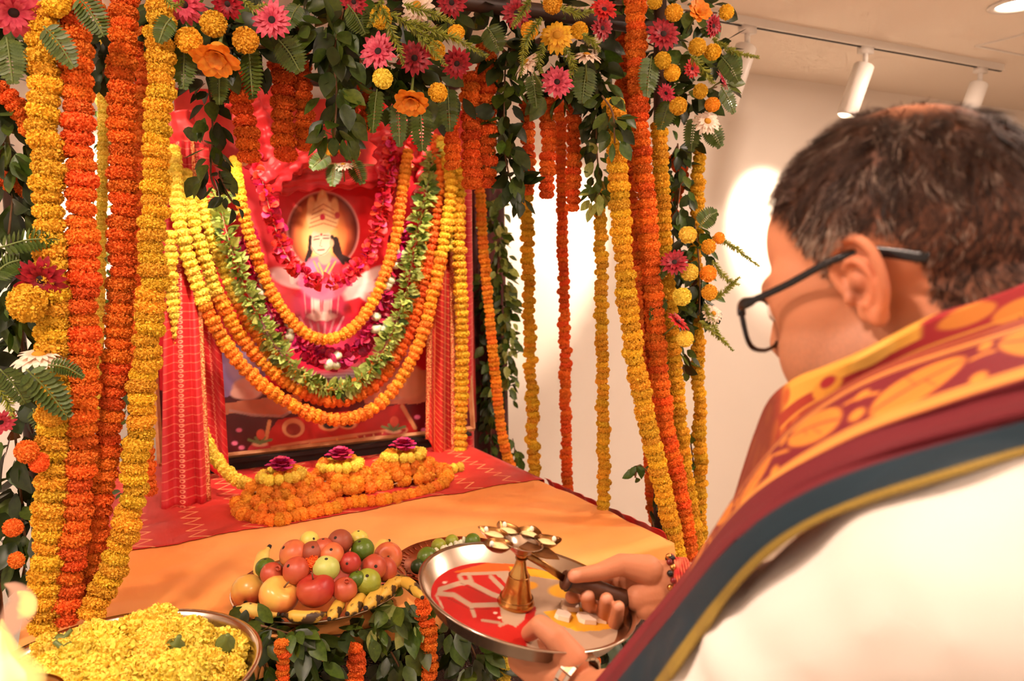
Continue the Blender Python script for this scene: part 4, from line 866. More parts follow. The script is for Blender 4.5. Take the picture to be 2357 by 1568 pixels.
# ------------------------------------------------------------------ single flowers (photo position, radius in pixels)
FGp = 'single flowers of the canopy'
def rad(px, x, y, Y): return px/FPX*(on_y(x, y, Y)-CAM).dot(FW)
G = [  # color, x, y, r, facing, label, Y
    ('pink', 30, 25, 62, (.5, -.7, .5), 'big pink gerbera cut by the top left corner'),
    ('pink', 425, 8, 48, (.1, -.6, .7), 'pink gerbera at the top edge above the yellow marigolds'),
    ('crimson', 525, 8, 36, (0, -.5, .8), 'dark crimson gerbera at the top edge'),
    ('pink', 627, 47, 44, (.05, -.15, 1), 'deep pink gerbera with dark eye right of the yellow marigolds'),
    ('pink', 872, 120, 43, (-.15, .05, 1), 'salmon pink gerbera facing out near the centre'),
    ('crimson', 955, 135, 40, (-.05, -.1, 1), 'dark red gerbera beside the salmon pink one'),
    ('crimson', 1050, 145, 36, (.3, -.5, .7), 'red gerbera half turned away right of the needle sprig'),
    ('crimson', 1190, 30, 34, (-.2, -.3, .9), 'dark red gerbera at the top edge left of the yellow daisy'),
    ('red', 1390, 24, 32, (.1, .3, .8), 'bright red gerbera at the top edge near the right post'),
    ('pink', 1282, 190, 37, (0, 0, 1), 'magenta pink gerbera with black eye under the white daisies'),
    ('crimson', 1526, 80, 38, (.05, .05, 1), 'dark red gerbera with black eye on the right post'),
    ('crimson', 1385, 65, 28, (.4, -.2, .8), 'small dark red gerbera between leaves above the right strings'),
    ('pink', 1535, 213, 24, (-.6, -.6, .4), 'half closed pink flower low on the right post top'),
    ('pink', 1660, 188, 26, (.8, .4, .3), 'pink flower pointing right at the edge of the right post'),
    ('red', 1592, 158, 22, (.3, -.2, .8), 'small red flower among the right post marigolds'),
    ('crimson', 95, 642, 52, (.3, -.35, .85), 'crimson gerbera on the left post above the white daisy'),
    ('crimson', 1552, 605, 32, (-.1, .3, .9), 'crimson flower left of the marigolds in the right cluster'),
    ('red', 1560, 742, 30, (.5, .6, .4), 'red flower turned up low in the right cluster'),
    ('crimson', 1640, 60, 26, (.5, -.2, .7), 'dark red flower in the shade at the top of the right post'),
    ('crimson', 815, 4, 30, (0, -.4, .8), 'dark red flower at the top edge left of the white one'),
    ('crimson', 1040, 6, 34, (0, -.4, .9), 'red gerbera at the top edge near the needle sprigs'),
    ('pink', 0, 970, 34, (.7, -.5, .5), 'pale pink flower cut by the left edge low down'),
    ('pink', 735, 328, 22, (-.4, -.2, .8), 'small pink rose in the spray over the picture', 2.34),
]
for c, x, y, r, f, lab, *Y in G:
    Y = Y[0] if Y else 1.42
    R = rad(r, x, y, Y); daisy(lab, on_y(x, y, Y), R, c, cdir(*f), 17, 0.1, group=FGp, disc=0.24)
D = [
    ('white', 960, 12, 38, (0, -.3, 1), 'white daisy at the top edge among the needle sprigs'),
    ('yellow', 1282, 82, 40, (0, .05, 1), 'open yellow daisy facing out right of centre'),
    ('white', 1212, 146, 40, (-.55, .5, .35), 'white daisy seen from the side left of the magenta gerbera'),
    ('white', 1350, 128, 36, (.05, .75, .4), 'white daisy seen from the side right of the yellow daisy'),
    ('white', 90, 820, 60, (.1, .85, .25), 'white daisy in profile on the front left post'),
    ('white', 1628, 280, 32, (.1, .3, .9), 'white flower at the lower edge of the right post top'),
    ('white', 1642, 722, 24, (.2, .3, .9), 'small white flower in the right cluster'),
    ('white', 790, 380, 24, (0, .8, .4), 'cream flower in the spray over the picture', 2.34),
]
for c, x, y, r, f, lab, *Y in D:
    Y = Y[0] if Y else 1.42
    daisy(lab, on_y(x, y, Y), rad(r, x, y, Y), c, cdir(*f), 20, -0.25, group=FGp, name='daisy', disc=0.26, discme=DISCG)
for c, x, y, r, f, lab in [
    ('orange', 503, 118, 50, (0, -.85, .5), 'orange daisy hanging face down between three marigolds'),
    ('orange', 947, 226, 38, (0, -.85, .5), 'orange daisy hanging face down above the fern tips'),
    ('orange', 1602, 45, 28, (.2, .2, .9), 'orange daisy at the top of the right post')]:
    daisy(lab, on_y(x, y-8, 1.40), rad(r*1.3, x, y, 1.40), c, cdir(*f), 15, 0.72, group=FGp, name='daisy', disc=0.3, meshes=PETW, discme=DISCG)
M_ = [
    ('yellow', 491, 55, 31, 'yellow marigold topmost of three above the orange daisy'), ('yellow', 435, 93, 31, 'yellow marigold left of the orange daisy'),
    ('yellow', 565, 93, 31, 'yellow marigold right of the orange daisy'), ('yellow', 130, 6, 34, 'yellow marigold at the top edge above the left garland'),
    ('yellow', 877, 40, 27, 'yellow marigold above the salmon pink gerbera'), ('yellow', 1050, 76, 20, 'yellow marigold behind the needle sprig near the red gerbera'),
    ('yellow', 1004, 116, 22, 'yellow marigold between the dark red gerberas'), ('lemon', 881, 181, 24, 'round yellow marigold under the salmon pink gerbera'),
    ('yellow', 1008, 213, 23, 'round yellow marigold right of the drooping orange daisy'), ('yellow', 1272, 10, 23, 'yellow marigold at the top edge over the yellow daisy'),
    ('yellow', 1219, 70, 21, 'yellow marigold left of the yellow daisy'), ('yellow', 1334, 70, 20, 'yellow marigold right of the yellow daisy'),
    ('yellow', 1551, 29, 21, 'yellow marigold above the dark red gerbera on the right post'), ('yellow', 1507, 4, 18, 'yellow marigold at the very top of the right post'),
    ('yellow', 1525, 139, 20, 'yellow marigold under the dark red gerbera of the right post'), ('yellow', 1547, 168, 20, 'yellow marigold second below the dark red gerbera'),
    ('yellow', 1605, 108, 21, 'yellow marigold right of the dark red gerbera'), ('yellow', 1640, 120, 20, 'yellow marigold near the sprig at the right edge of the post'),
    ('yellow', 1561, 244, 21, 'lowest yellow marigold under the right post leaves'), ('yellow', 1612, 210, 18, 'yellow marigold above the white flower of the right post'),
    ('amber', 1640, 241, 18, 'golden marigold beside the white flower of the right post'), ('yellow', 1672, 28, 18, 'yellow marigold at the right end of the canopy'),
    ('lemon', 1583, 541, 21, 'topmost marigold of the right cluster'), ('yellow', 1631, 568, 18, 'small marigold at the right of the cluster top'),
    ('lemon', 1587, 627, 21, 'marigold beside the crimson flower in the right cluster'), ('amber', 1630, 630, 20, 'orange tinted marigold in the right cluster'),
    ('lemon', 1570, 683, 22, 'marigold under the crimson flower in the right cluster'), ('yellow', 1633, 673, 19, 'marigold lower right in the right cluster'),
    ('lemon', 1577, 780, 20, 'lowest marigold of the right cluster'), ('amber', 1655, 548, 14, 'dark golden marigold at the outer edge of the cluster'),
    ('yellow', 62, 698, 46, 'large yellow marigold under the crimson gerbera on the left post'),
    ('orange', 62, 1040, 28, 'orange marigold low in the left post leaves'), ('orange', 90, 1065, 24, 'second orange marigold low in the left post leaves'),
    ('yellow', 120, 960, 24, 'yellow marigold behind the fern low on the left post'),
    ('orange', 30, 1215, 22, 'orange marigold at the left edge above the flame'), ('orange', 38, 1290, 20, 'second orange marigold at the left edge above the flame')]
for c, x, y, r, lab in M_:
    pompom(lab, on_y(x, y, 1.41), rad(r, x, y, 1.41), c, group=FGp)
for c, x, y, r, lab in [('yellow', 760, 345, 15, 'left yellow bloom in the spray over the picture'), ('amber', 787, 342, 14, 'golden bloom in the spray over the picture'), ('yellow', 815, 350, 15, 'right yellow bloom in the spray over the picture')]:
    pompom(lab, on_y(x, y, 2.34), rad(r, x, y, 2.34), c, group=FGp)
F_ = [
    ((15, 85), (30, 195), 40, 'large fern frond at the top left corner', 1.44), ((100, 60), (172, 158), 32, 'fern frond over the orange garland at the left', 1.38),
    ((178, -10), (240, 85), 34, 'fern frond at the top edge between the orange garlands', 1.38), ((395, 40), (365, 100), 26, 'fern frond beside the yellow garland top', 1.4),
    ((425, 100), (422, 208), 30, 'hanging fern frond left of the orange daisy', 1.44), ((505, 165), (505, 242), 24, 'short fern frond under the orange daisy', 1.48),
    ((572, 110), (582, 230), 38, 'broad fern frond under the right yellow marigold', 1.44), ((640, 90), (692, 168), 36, 'fern frond below the deep pink gerbera', 1.44),
    ((690, 10), (660, 70), 24, 'fern frond at the top left of the leafy hanging', 1.5), ((800, 10), (842, 80), 34, 'fern frond left of the yellow marigold near the centre', 1.42),
    ((868, 205), (858, 308), 26, 'fern frond left of the drooping orange daisy', 1.46), ((915, 235), (920, 340), 22, 'fern frond under the drooping orange daisy', 1.46),
    ((968, 245), (972, 350), 30, 'fern frond right of the drooping orange daisy', 1.46), ((1030, 200), (1035, 305), 26, 'dark fern frond beside the thick orange pair', 1.5),
    ((1120, 60), (1150, 120), 30, 'fern frond above the long dark hanging', 1.46), ((1350, 150), (1340, 240), 30, 'fern frond above the pale leafy hanging', 1.48),
    ((1225, 170), (1235, 250), 22, 'fern frond left of the magenta gerbera', 1.5), ((1500, 130), (1488, 225), 28, 'dark fern frond beside the orange garland of the right post', 1.42),
    ((1545, 230), (1520, 300), 28, 'fern frond at the lower left of the right post top', 1.44), ((1620, 280), (1660, 340), 26, 'fern frond under the white flower of the right post', 1.44),
    ((1660, 130), (1700, 190), 26, 'curved fern frond at the right edge of the post top', 1.46), ((1660, 200), (1690, 262), 22, 'fern frond below the pink flower at the right edge', 1.46),
    ((1600, 270), (1590, 350), 22, 'fern frond hanging below the right post top', 1.5), ((1610, 520), (1652, 488), 24, 'fern frond spreading over the right cluster', 1.44),
    ((1540, 590), (1510, 650), 22, 'fern frond at the left of the right cluster', 1.46), ((1535, 690), (1498, 740), 22, 'fern frond low at the left of the right cluster', 1.46),
    ((0, 570), (138, 552), 32, 'fern frond lying across the left post above the crimson gerbera', 1.42), ((-20, 640), (48, 598), 40, 'fern frond at the left edge beside the crimson gerbera', 1.42),
    ((60, 850), (160, 965), 40, 'long fern frond below the white daisy', 1.38), ((0, 850), (60, 930), 40, 'dark fern frond at the left edge below the white daisy', 1.46),
    ((110, 840), (195, 870), 20, 'small fern tip over the orange garland', 1.36), ((75, 940), (120, 1020), 30, 'fern frond hanging low on the left post', 1.44),
    ((760, 355), (715, 390), 22, 'left fern tip of the spray over the picture', 2.34), ((772, 375), (765, 430), 22, 'middle fern tip of the spray over the picture', 2.34), ((810, 370), (835, 425), 22, 'right fern tip of the spray over the picture', 2.34)]
for a_, b_, w, lab, Y in F_:
    fern(lab, on_y(*a_, Y), on_y(*b_, Y), rad(w, *a_, Y), 12, droop=0.006)
S_ = [
    ([(880, 20), (905, 80), (930, 145)], 14, 'needle sprig hanging over the salmon gerbera', 1.36), ([(900, 30), (960, 70), (1010, 105)], 14, 'needle sprig crossing the dark red gerbera', 1.36),
    ([(950, 50), (1010, 75), (1060, 95), (1118, 128)], 14, 'long needle sprig pointing right of centre', 1.36), ([(930, 10), (990, 30), (1040, 50)], 14, 'needle sprig below the white daisy at the top', 1.36),
    ([(880, 0), (850, 60)], 12, 'short needle sprig beside the yellow marigold', 1.36), ([(960, 80), (1000, 120), (1025, 150)], 11, 'needle sprig falling between the red gerberas', 1.36),
    ([(1245, 40), (1210, 100), (1200, 170)], 13, 'needle sprig left of the yellow daisy', 1.36), ([(1250, 100), (1240, 140), (1245, 165)], 12, 'needle sprig under the yellow daisy', 1.36),
    ([(1300, 110), (1320, 150), (1312, 175)], 12, 'needle sprig above the magenta gerbera', 1.36), ([(1290, 20), (1330, 30), (1365, 25)], 13, 'needle sprig right of the marigold at the top edge', 1.36),
    ([(1340, 80), (1370, 100), (1378, 118)], 12, 'needle sprig right of the yellow daisy', 1.36), ([(1220, 0), (1200, 30), (1180, 60)], 12, 'needle sprig at the top edge left of the daisy', 1.36),
    ([(1640, 90), (1690, 120), (1745, 132)], 9, 'thin needle sprig over the right edge by the spotlight', 1.44), ([(1590, 130), (1620, 160), (1640, 190)], 13, 'needle sprig among the right post marigolds', 1.38),
    ([(1640, 545), (1690, 570), (1745, 612)], 8, 'thin sprig reaching right from the cluster', 1.42), ([(1640, 600), (1670, 640), (1700, 655)], 9, 'feathery sprig right of the orange tinted marigold', 1.42),
    ([(1635, 690), (1670, 670), (1700, 640)], 9, 'feathery sprig rising right of the cluster', 1.42), ([(1610, 740), (1650, 770), (1686, 806)], 9, 'feathery sprig drooping under the cluster', 1.42),
    ([(1620, 700), (1640, 740), (1655, 780)], 10, 'needle sprig below the small white flower', 1.42), ([(560, 0), (585, 20), (610, 10)], 11, 'needle sprig left of the deep pink gerbera', 1.36),
    ([(380, -5), (400, 15), (420, 5)], 11, 'needle sprig over the pink gerbera at the top', 1.36), ([(0, 900), (20, 930), (30, 960)], 12, 'needle sprig at the left edge under the fern', 1.4)]
for pts, w, lab, Y in S_:
    sprig(lab, [on_y(x, y, Y) for x, y in pts], rad(w, *pts[0], Y))
# ------------------------------------------------------------------ things on and before the altar
pm('steel', hx(196, 178, 160), 0.22, metal=1.0)
pm('steel_brushed', hx(190, 172, 156), 0.34, hx(160, 142, 128), 40, metal=1.0)
pm('brass', hx(214, 164, 92), 0.22, hx(190, 130, 66), 14, metal=1.0)
pm('old_brass', hx(176, 128, 74), 0.3, hx(120, 80, 44), 30, metal=1.0)
pm('copper', hx(186, 104, 66), 0.3, hx(150, 76, 48), 20, metal=1.0)
pm('ghee', hx(244, 220, 160), 0.5)
pm('cotton', hx(252, 246, 232), 0.9)
pm('camphor', hx(250, 228, 206), 0.6)
pm('handle_wood', hx(112, 66, 42), 0.5, hx(82, 46, 28), 24)
pm('apple_red', hx(170, 40, 34), 0.4, hx(196, 90, 54), 11, 0.4, 0.75, bump=0.0)
pm('apple_yellow', hx(232, 178, 84), 0.3, hx(216, 90, 56), 9, 0.45, 0.65)
pm('apple_blush', hx(204, 96, 58), 0.4, hx(222, 150, 76), 9, 0.4, 0.65)
pm('pomegranate_skin', hx(180, 70, 46), 0.42, hx(196, 104, 62), 10, 0.4, 0.7)
pm('chikoo_skin', hx(150, 70, 42), 0.5, hx(150, 64, 40), 14, 0.35, 0.7)
pm('guava_skin', hx(196, 200, 110), 0.4, hx(170, 180, 84), 8)
pm('lime_green', hx(92, 116, 28), 0.35, hx(70, 96, 20), 10, bump=0.1, bscale=150)
pm('mosambi_skin', hx(160, 164, 52), 0.38, hx(128, 140, 40), 8, bump=0.1, bscale=160)
pm('lemon_skin', hx(226, 206, 96), 0.4, hx(206, 180, 70), 8)
pm('banana_skin', hx(214, 170, 66), 0.5, hx(62, 40, 20), 24, 0.53, 0.58)
pm('banana_pale', hx(238, 204, 104), 0.45, hx(214, 170, 70), 12)
pm('banana_tip', hx(44, 28, 16), 0.8)

# silver tray held out over the table
tc_ = at(1213, 1368, 1.0); vv = (tc_-CAM).normalized()
wdir = (RT*math.sin(math.radians(12))+UP*math.cos(math.radians(12))); wdir = (wdir-vv*wdir.dot(vv)).normalized()
tn = (-vv*0.43+wdir*0.903).normalized(); TR = 0.142
tx = wdir.cross(vv).normalized()
if tx.dot(RT) < 0: tx = -tx
ty = tn.cross(tx); TM = Matrix((tx, ty, tn)).transposed().to_4x4(); TM.translation = tc_
def tray(a_, b_, z=0.0): return TM @ Vector((a_, b_, z))
def tray_px(x, y, z=0.0):
    r = ray(x, y); o = TM @ Vector((0, 0, z)); return CAM+r*((o-CAM).dot(tn)/r.dot(tn))
e = empty('offering_tray', tc_, 'round steel tray with red and yellow powder held by the priest', 'tray')
b = MB(); b.lathe([(0.001, -0.0175), (TR*0.86, -0.0175), (TR*0.955, 0.004), (TR, 0.006), (TR*1.005, 0.0045), (TR*0.96, 0.002), (TR*0.885, -0.0185), (0.001, -0.0195)], 96, TM); put('rim', b, 'steel', e)
nr_, na_ = 70, 220; b = MB(); vs = [TM @ Vector((TR*0.875*(j+0.02)/nr_*math.cos(6.28318*i/na_), TR*0.875*(j+0.02)/nr_*math.sin(6.28318*i/na_), -0.0168)) for j in range(nr_+1) for i in range(na_)]
b.add(vs, [(j*na_+i, j*na_+(i+1) % na_, (j+1)*na_+(i+1) % na_, (j+1)*na_+i) for j in range(nr_) for i in range(na_)])
PP = np.array([proj(v)[:2] for v in vs]); P = Paint(PP[:, 0], PP[:, 1], (184, 22, 20)); SV = (182, 150, 124)
P.poly([(1090, 1270), (1480, 1300), (1480, 1500), (1210, 1500), (1235, 1400), (1160, 1340)], SV)
P.poly([(1040, 1318), (1120, 1296), (1230, 1300), (1290, 1322), (1290, 1336), (1200, 1318), (1100, 1318)], (216, 92, 26)); P.poly([(1170, 1304), (1300, 1318), (1420, 1360), (1400, 1372), (1300, 1338), (1180, 1320)], (240, 168, 34))
P.ell(1304, 1360, 42, 17, (240, 176, 44), 4); P.ell(1220, 1348, 18, 9, (232, 160, 40), 3); P.poly([(1250, 1408), (1280, 1404), (1420, 1420), (1440, 1440), (1380, 1452), (1330, 1454), (1280, 1436)], (240, 172, 40)); P.ell(1365, 1402, 45, 12, (236, 160, 36), 4); P.ell(1420, 1425, 26, 10, (214, 90, 30), 6)
for pts, w in [([(1013, 1357), (1057, 1343), (1078, 1340), (1132, 1368), (1155, 1376)], 11), ([(1013, 1367), (1045, 1370), (1084, 1394), (1150, 1392)], 11), ([(1084, 1396), (1092, 1418)], 9), ([(1057, 1326), (1068, 1344)], 9), ([(1078, 1322), (1086, 1340)], 9), ([(1062, 1322), (1170, 1318)], 7), ([(1130, 1328), (1160, 1358)], 10), ([(1150, 1440), (1200, 1420)], 7), ([(1110, 1428), (1150, 1434)], 6), ([(1013, 1357), (1004, 1372), (1020, 1400)], 5)]: P.line(pts, w, SV)
P.line([(1060, 1343), (1130, 1374)], 1.5, (120, 40, 30)); P.line([(1030, 1376), (1080, 1402), (1130, 1402)], 1.5, (110, 40, 30))
P.poly([(1150, 1395), (1215, 1395), (1200, 1450), (1155, 1430)], SV); P.poly([(1184, 1448), (1210, 1424), (1240, 1432), (1225, 1462)], (190, 26, 22))
for x, y in ((1024, 1341), (1140, 1411), (1150, 1422)): P.ell(x, y, 5, 2.5, (240, 200, 180), 1)
pm('tray_powder', (1, 1, 1), 0.45, attr='print', spec=0.4)
o = put('powder_floor', b, 'tray_powder', e); colour_attr(o.data, P.C)
for k, (x, y, s, a_) in enumerate([(1312, 1394, 0.0125, .2), (1296, 1417, 0.0105, -.1), (1350, 1423, 0.012, .3), (1345, 1389, 0.010, .5), (1378, 1421, 0.011, .1), (1396, 1408, 0.009, .7)]):
    p = tray_px(x, y, -0.014); b = MB(); R = TM.to_3x3() @ Matrix.Rotation(a_, 3, 'Z'); n = 6
    ang = [(-1, -.6), (-.5, -1), (.9, -.9), (1, .5), (.4, 1), (-.9, .8)]
    b.add([p+R @ Vector((x_*s, y_*s, -0.0025)) for x_, y_ in ang]+[p+R @ Vector((x_*s*.92, y_*s*.92, 0.003)) for x_, y_ in ang], [tuple(range(5, -1, -1)), tuple(range(6, 12))]+[(i, (i+1) % 6, 6+(i+1) % 6, 6+i) for i in range(6)])
    o = put('camphor_tablet', b, 'camphor', None, False, origin=p)
    tag(o, ['white camphor tablet nearest the fingertips on the tray', 'white camphor tablet leftmost of the lower row on the tray', 'white camphor tablet in the middle of the lower row', 'white camphor tablet hidden behind the fingers', 'white camphor tablet near the right rim', 'small camphor piece under the little finger'][k], 'camphor', 'camphor tablets on the tray')

# five-flame brass lamp with a wooden handle
base = tray_px(1187, 1390, -0.016); tip = at(1203, 1262, 0.985); ax = (tip-base).normalized(); hl = (tip-base).length
LM = basis(ax, ty).to_4x4(); LM.translation = base
e = empty('aarti_lamp', base, 'brass five-cup lamp with bell foot and wooden handle on the tray', 'oil lamp')
b = MB(); b.lathe([(0.001, 0), (0.0235, 0), (0.0245, 0.003), (0.0225, 0.007), (0.019, 0.014), (0.0165, 0.024), (0.0148, 0.034), (0.0130, 0.040), (0.0125, 0.043), (0.0105, 0.047), (0.0078, 0.055), (0.0062, 0.063), (0.0066, 0.068), (0.010, 0.072), (0.0105, 0.076)], 40, LM); put('bell_foot', b, 'brass', e)
b = MB(); 
for z in (0.0105, 0.041, 0.0655):
    r_ = {0.0105: 0.0215, 0.041: 0.0134, 0.0655: 0.0074}[z]; b.tube([LM @ Vector((r_*math.cos(a*0.2618), r_*math.sin(a*0.2618), z)) for a in range(25)], 0.0007, 6, False)
put('ring_moulding', b, 'old_brass', e)
UM = Matrix((tx, ty, tn)).transposed().to_4x4(); UM.translation = LM @ Vector((0, 0, 0.084))
b = MB(); b.lathe([(0.001, -0.012), (0.010, -0.0115), (0.018, -0.006), (0.0245, 0.0015), (0.0262, 0.003), (0.0255, 0.0036), (0.0235, 0.0015), (0.017, -0.004), (0.009, -0.008), (0.001, -0.0085)], 40, UM); put('centre_cup', b, 'steel', e)
def cup(ang, dist, sc_):
    q = UM @ Matrix.Rotation(ang, 4, 'Z') @ Matrix.Translation((0, dist, 0)); b = MB(); n = 28; prof = [(0.05, -0.007), (0.45, -0.006), (0.8, -0.001), (1.0, 0.004), (1.04, 0.0045), (0.95, 0.003), (0.72, -0.001), (0.4, -0.004), (0.05, -0.0045)]; vs = []
    for r_, z in prof:
        for j in range(n):
            t = 2*math.pi*j/n; pt = 1+0.32*max(0, math.sin(t))**6; vs.append(q @ Vector((0.0155*sc_*r_*math.cos(t), 0.0175*sc_*r_*math.sin(t)*pt, z)))
    b.add(vs, [(i*n+j, i*n+(j+1) % n, (i+1)*n+(j+1) % n, (i+1)*n+j) for i in range(len(prof)-1) for j in range(n)]); c_ = put('oil_cup', b, 'old_brass', e)
    loc = Vector(e.location); m = MB(); m.lathe([(0.0005, 0.0012), (0.011*sc_, 0.0008), (0.0128*sc_, -0.0004)], 20, q); m.v = [tuple(Vector(v)-loc) for v in m.v]
    link('ghee', m.mesh('ghee', 'ghee'), c_)
    m = MB(); m.ball(q @ Vector((0, 0.012*sc_, 0.004))-loc, (0.003, 0.003, 0.004), 8, 6); link('cotton_wick', m.mesh('cotton_wick', 'cotton'), c_)
for ang, ds in ((2.25, .036), (1.35, .040), (0.62, .040), (-0.12, .038), (-0.85, .038)): cup(ang, ds, 1.0)
b = MB(); q = UM @ Matrix.Rotation(-1.95, 4, 'Z'); o2 = [(0.012, 0.0), (0.014, 0.018), (0.018, 0.028), (0.012, 0.040), (0.0, 0.052), (-0.012, 0.040), (-0.018, 0.028), (-0.014, 0.018), (-0.012, 0.0)]
b.add([q @ Vector((x, y, 0.001)) for x, y in o2]+[q @ Vector((x, y, -0.0005)) for x, y in o2], [tuple(range(9)), tuple(range(17, 8, -1))]+[(i, 9+i, 9+(i+1) % 9, (i+1) % 9) for i in range(9)]); put('leaf_plate', b, 'old_brass', e, False)
h0, h1 = at(1297, 1334, 0.985), at(1445, 1380, 1.01); hd = (h1-h0).normalized(); s0 = UM @ Vector((0.0, 0, -0.010))
b = MB(); b.tube([s0, s0.lerp(h0, 0.5)+UP*0.002, h0+hd*0.004], [(0.0045, 0.0014)]*3, 8, flat=hd.cross(FW)); put('shank', b, 'old_brass', e)
b = MB(); L_ = (h1-h0).length; hm = basis(hd).to_4x4(); hm.translation = h0
b.lathe([(0.001, 0), (0.0115, 0), (0.0128, 0.002), (0.0128, 0.006), (0.0118, 0.008), (0.0118, 0.03), (0.0125, 0.05), (0.0112, 0.07), (0.0118, L_*0.97), (0.009, L_), (0.001, L_)], 24, hm); put('handle', b, 'handle_wood', e)
b = MB(); b.tube([hm @ Vector((0.0131*math.cos(a*.2618), 0.0131*math.sin(a*.2618), 0.0065)) for a in range(25)], 0.0009, 6, False); put('handle_ring', b, 'black_gap', e)

# ---- steel bowl of marigold heads on a stool
bc = at(268, 1547, 1.08); BS = 0.94
st = empty('round_stool', (bc.x, bc.y, 0), 'round wooden stool carrying the steel bowl of marigolds', 'stool')
b = MB(); b.lathe([(0.001, 0), (0.15, 0), (0.16, 0.006), (0.16, 0.022), (0.15, 0.028), (0.001, 0.028)], 40, Matrix.Translation((bc.x, bc.y, bc.z-0.0815-0.0285))); put('seat', b, 'dark_wood', st)
for k in range(4):
    a = k*math.pi/2+0.6; b = MB(); b.tube([(bc.x+0.11*math.cos(a), bc.y+0.11*math.sin(a), bc.z-0.10), (bc.x+0.16*math.cos(a), bc.y+0.16*math.sin(a), 0)], 0.018, 10); put('leg', b, 'dark_wood', st)
Bm = Matrix.Translation(bc) @ Matrix.Scale(BS, 4)
b = MB(); b.lathe([(0.001, -0.085), (0.11, -0.085), (0.14, -0.075), (0.175, -0.045), (0.192, -0.01), (0.197, 0.0), (0.203, 0.003), (0.207, 0.0), (0.204, -0.005), (0.198, -0.01), (0.181, -0.048), (0.145, -0.08), (0.11, -0.0865), (0.001, -0.0865)], 72, Bm)
o = put('steel_bowl', b, 'steel', origin=bc); tag(o, 'wide steel bowl heaped with loose yellow marigold heads', 'bowl')
k = 0
for ring, n, zz in ((0.150, 17, -0.022), (0.105, 13, 0.005), (0.058, 8, 0.018), (0.0, 1, 0.03), (0.125, 14, 0.004), (0.078, 9, 0.022)):
    for i in range(n):
        a = 2*math.pi*(i+0.5*(ring > .1))/n+ring*31; p = bc+Vector((ring*math.cos(a), ring*math.sin(a), zz+random.uniform(-.012, .012)))*BS
        x_, y_, _ = proj(p); up = k % 9 == 4
        f = Vector((random.gauss(0, .5), random.gauss(0, .5)-.3, 1)); f = -f if up else f
        e = pompom('loose yellow marigold head turned calyx up in the steel bowl' if up else 'loose yellow marigold head heaped in the steel bowl', p, 0.034*random.uniform(.85, 1.12), 'lemon', f, 'loose marigold heads in the bowl', name='loose_marigold')
        k += 1
for x, y, lab in ((480, 1558, 'loose orange petal mass between the yellow heads near the flame'),): pass

# ---- burning wick lamp at the lower left corner
lp = at(12, 1592, 0.80); e = empty('brass_wick_lamp', (lp.x, lp.y, 0), 'brass standing lamp with a tall flame at the lower left corner', 'oil lamp')
T_ = Matrix.Translation((lp.x, lp.y, 0))
b = MB(); b.lathe([(0.001, 0), (0.11, 0), (0.105, 0.02), (0.05, 0.04), (0.02, 0.06), (0.014, 0.2), (0.022, 0.22), (0.014, 0.24), (0.012, lp.z-0.12), (0.022, lp.z-0.10), (0.012, lp.z-0.07), (0.014, lp.z-0.04)], 28, T_); put('stand', b, 'brass', e)
b = MB(); b.lathe([(0.001, lp.z-0.04), (0.03, lp.z-0.035), (0.05, lp.z-0.015), (0.054, lp.z-0.01), (0.05, lp.z-0.012), (0.03, lp.z-0.026), (0.001, lp.z-0.028)], 32, T_); put('dish', b, 'brass', e)
def flame_mat(name, c, s):
    m = bpy.data.materials.new(name); m.use_nodes = True; N = m.node_tree.nodes; L = m.node_tree.links; N.clear()
    o = N.new('ShaderNodeOutputMaterial'); em = N.new('ShaderNodeEmission'); tr = N.new('ShaderNodeBsdfTransparent'); mx = N.new('ShaderNodeMixShader'); lw = N.new('ShaderNodeLayerWeight')
    em.inputs[0].default_value = (*c, 1); em.inputs[1].default_value = s; lw.inputs[0].default_value = 0.72
    L.new(lw.outputs['Facing'], mx.inputs[0]); L.new(em.outputs[0], mx.inputs[1]); L.new(tr.outputs[0], mx.inputs[2]); L.new(mx.outputs[0], o.inputs[0]); MATS[name] = m
flame_mat('flame_core', (1.0, 0.72, 0.32), 6.0); flame_mat('flame_lobe', (1.0, 0.42, 0.22), 0.75); flame_mat('flame_outer', (1.0, 0.58, 0.16), 1.3)
def flame(pts, rs, nm, mat):
    b = MB(); S = spline(pts, n=18); R_ = np.interp(np.linspace(0, 1, 18), np.linspace(0, 1, len(rs)), rs); b.tube(S, list(R_), 16); put(nm, b, mat, e)
flame([at(24, 1620, .80), at(20, 1568, .80), at(6, 1500, .80), at(2, 1450, .80)], [0.015, 0.017, 0.006, 0.001], 'flame', 'flame_core')
flame([at(30, 1640, .80), at(26, 1568, .80), at(10, 1490, .80), at(4, 1425, .80)], [0.026, 0.034, 0.014, 0.001], 'flame_mantle', 'flame_outer')
flame([at(40, 1425, .80), at(62, 1400, .80), at(58, 1375, .80), at(40, 1362, .80)], [0.001, 0.010, 0.009, 0.001], 'flame_tip', 'flame_outer')
flame([at(5, 1470, .81), at(30, 1430, .81), at(50, 1390, .81), at(35, 1355, .81), at(10, 1345, .81)], [0.006, 0.014, 0.017, 0.011, 0.001], 'flame_tongue', 'flame_lobe')

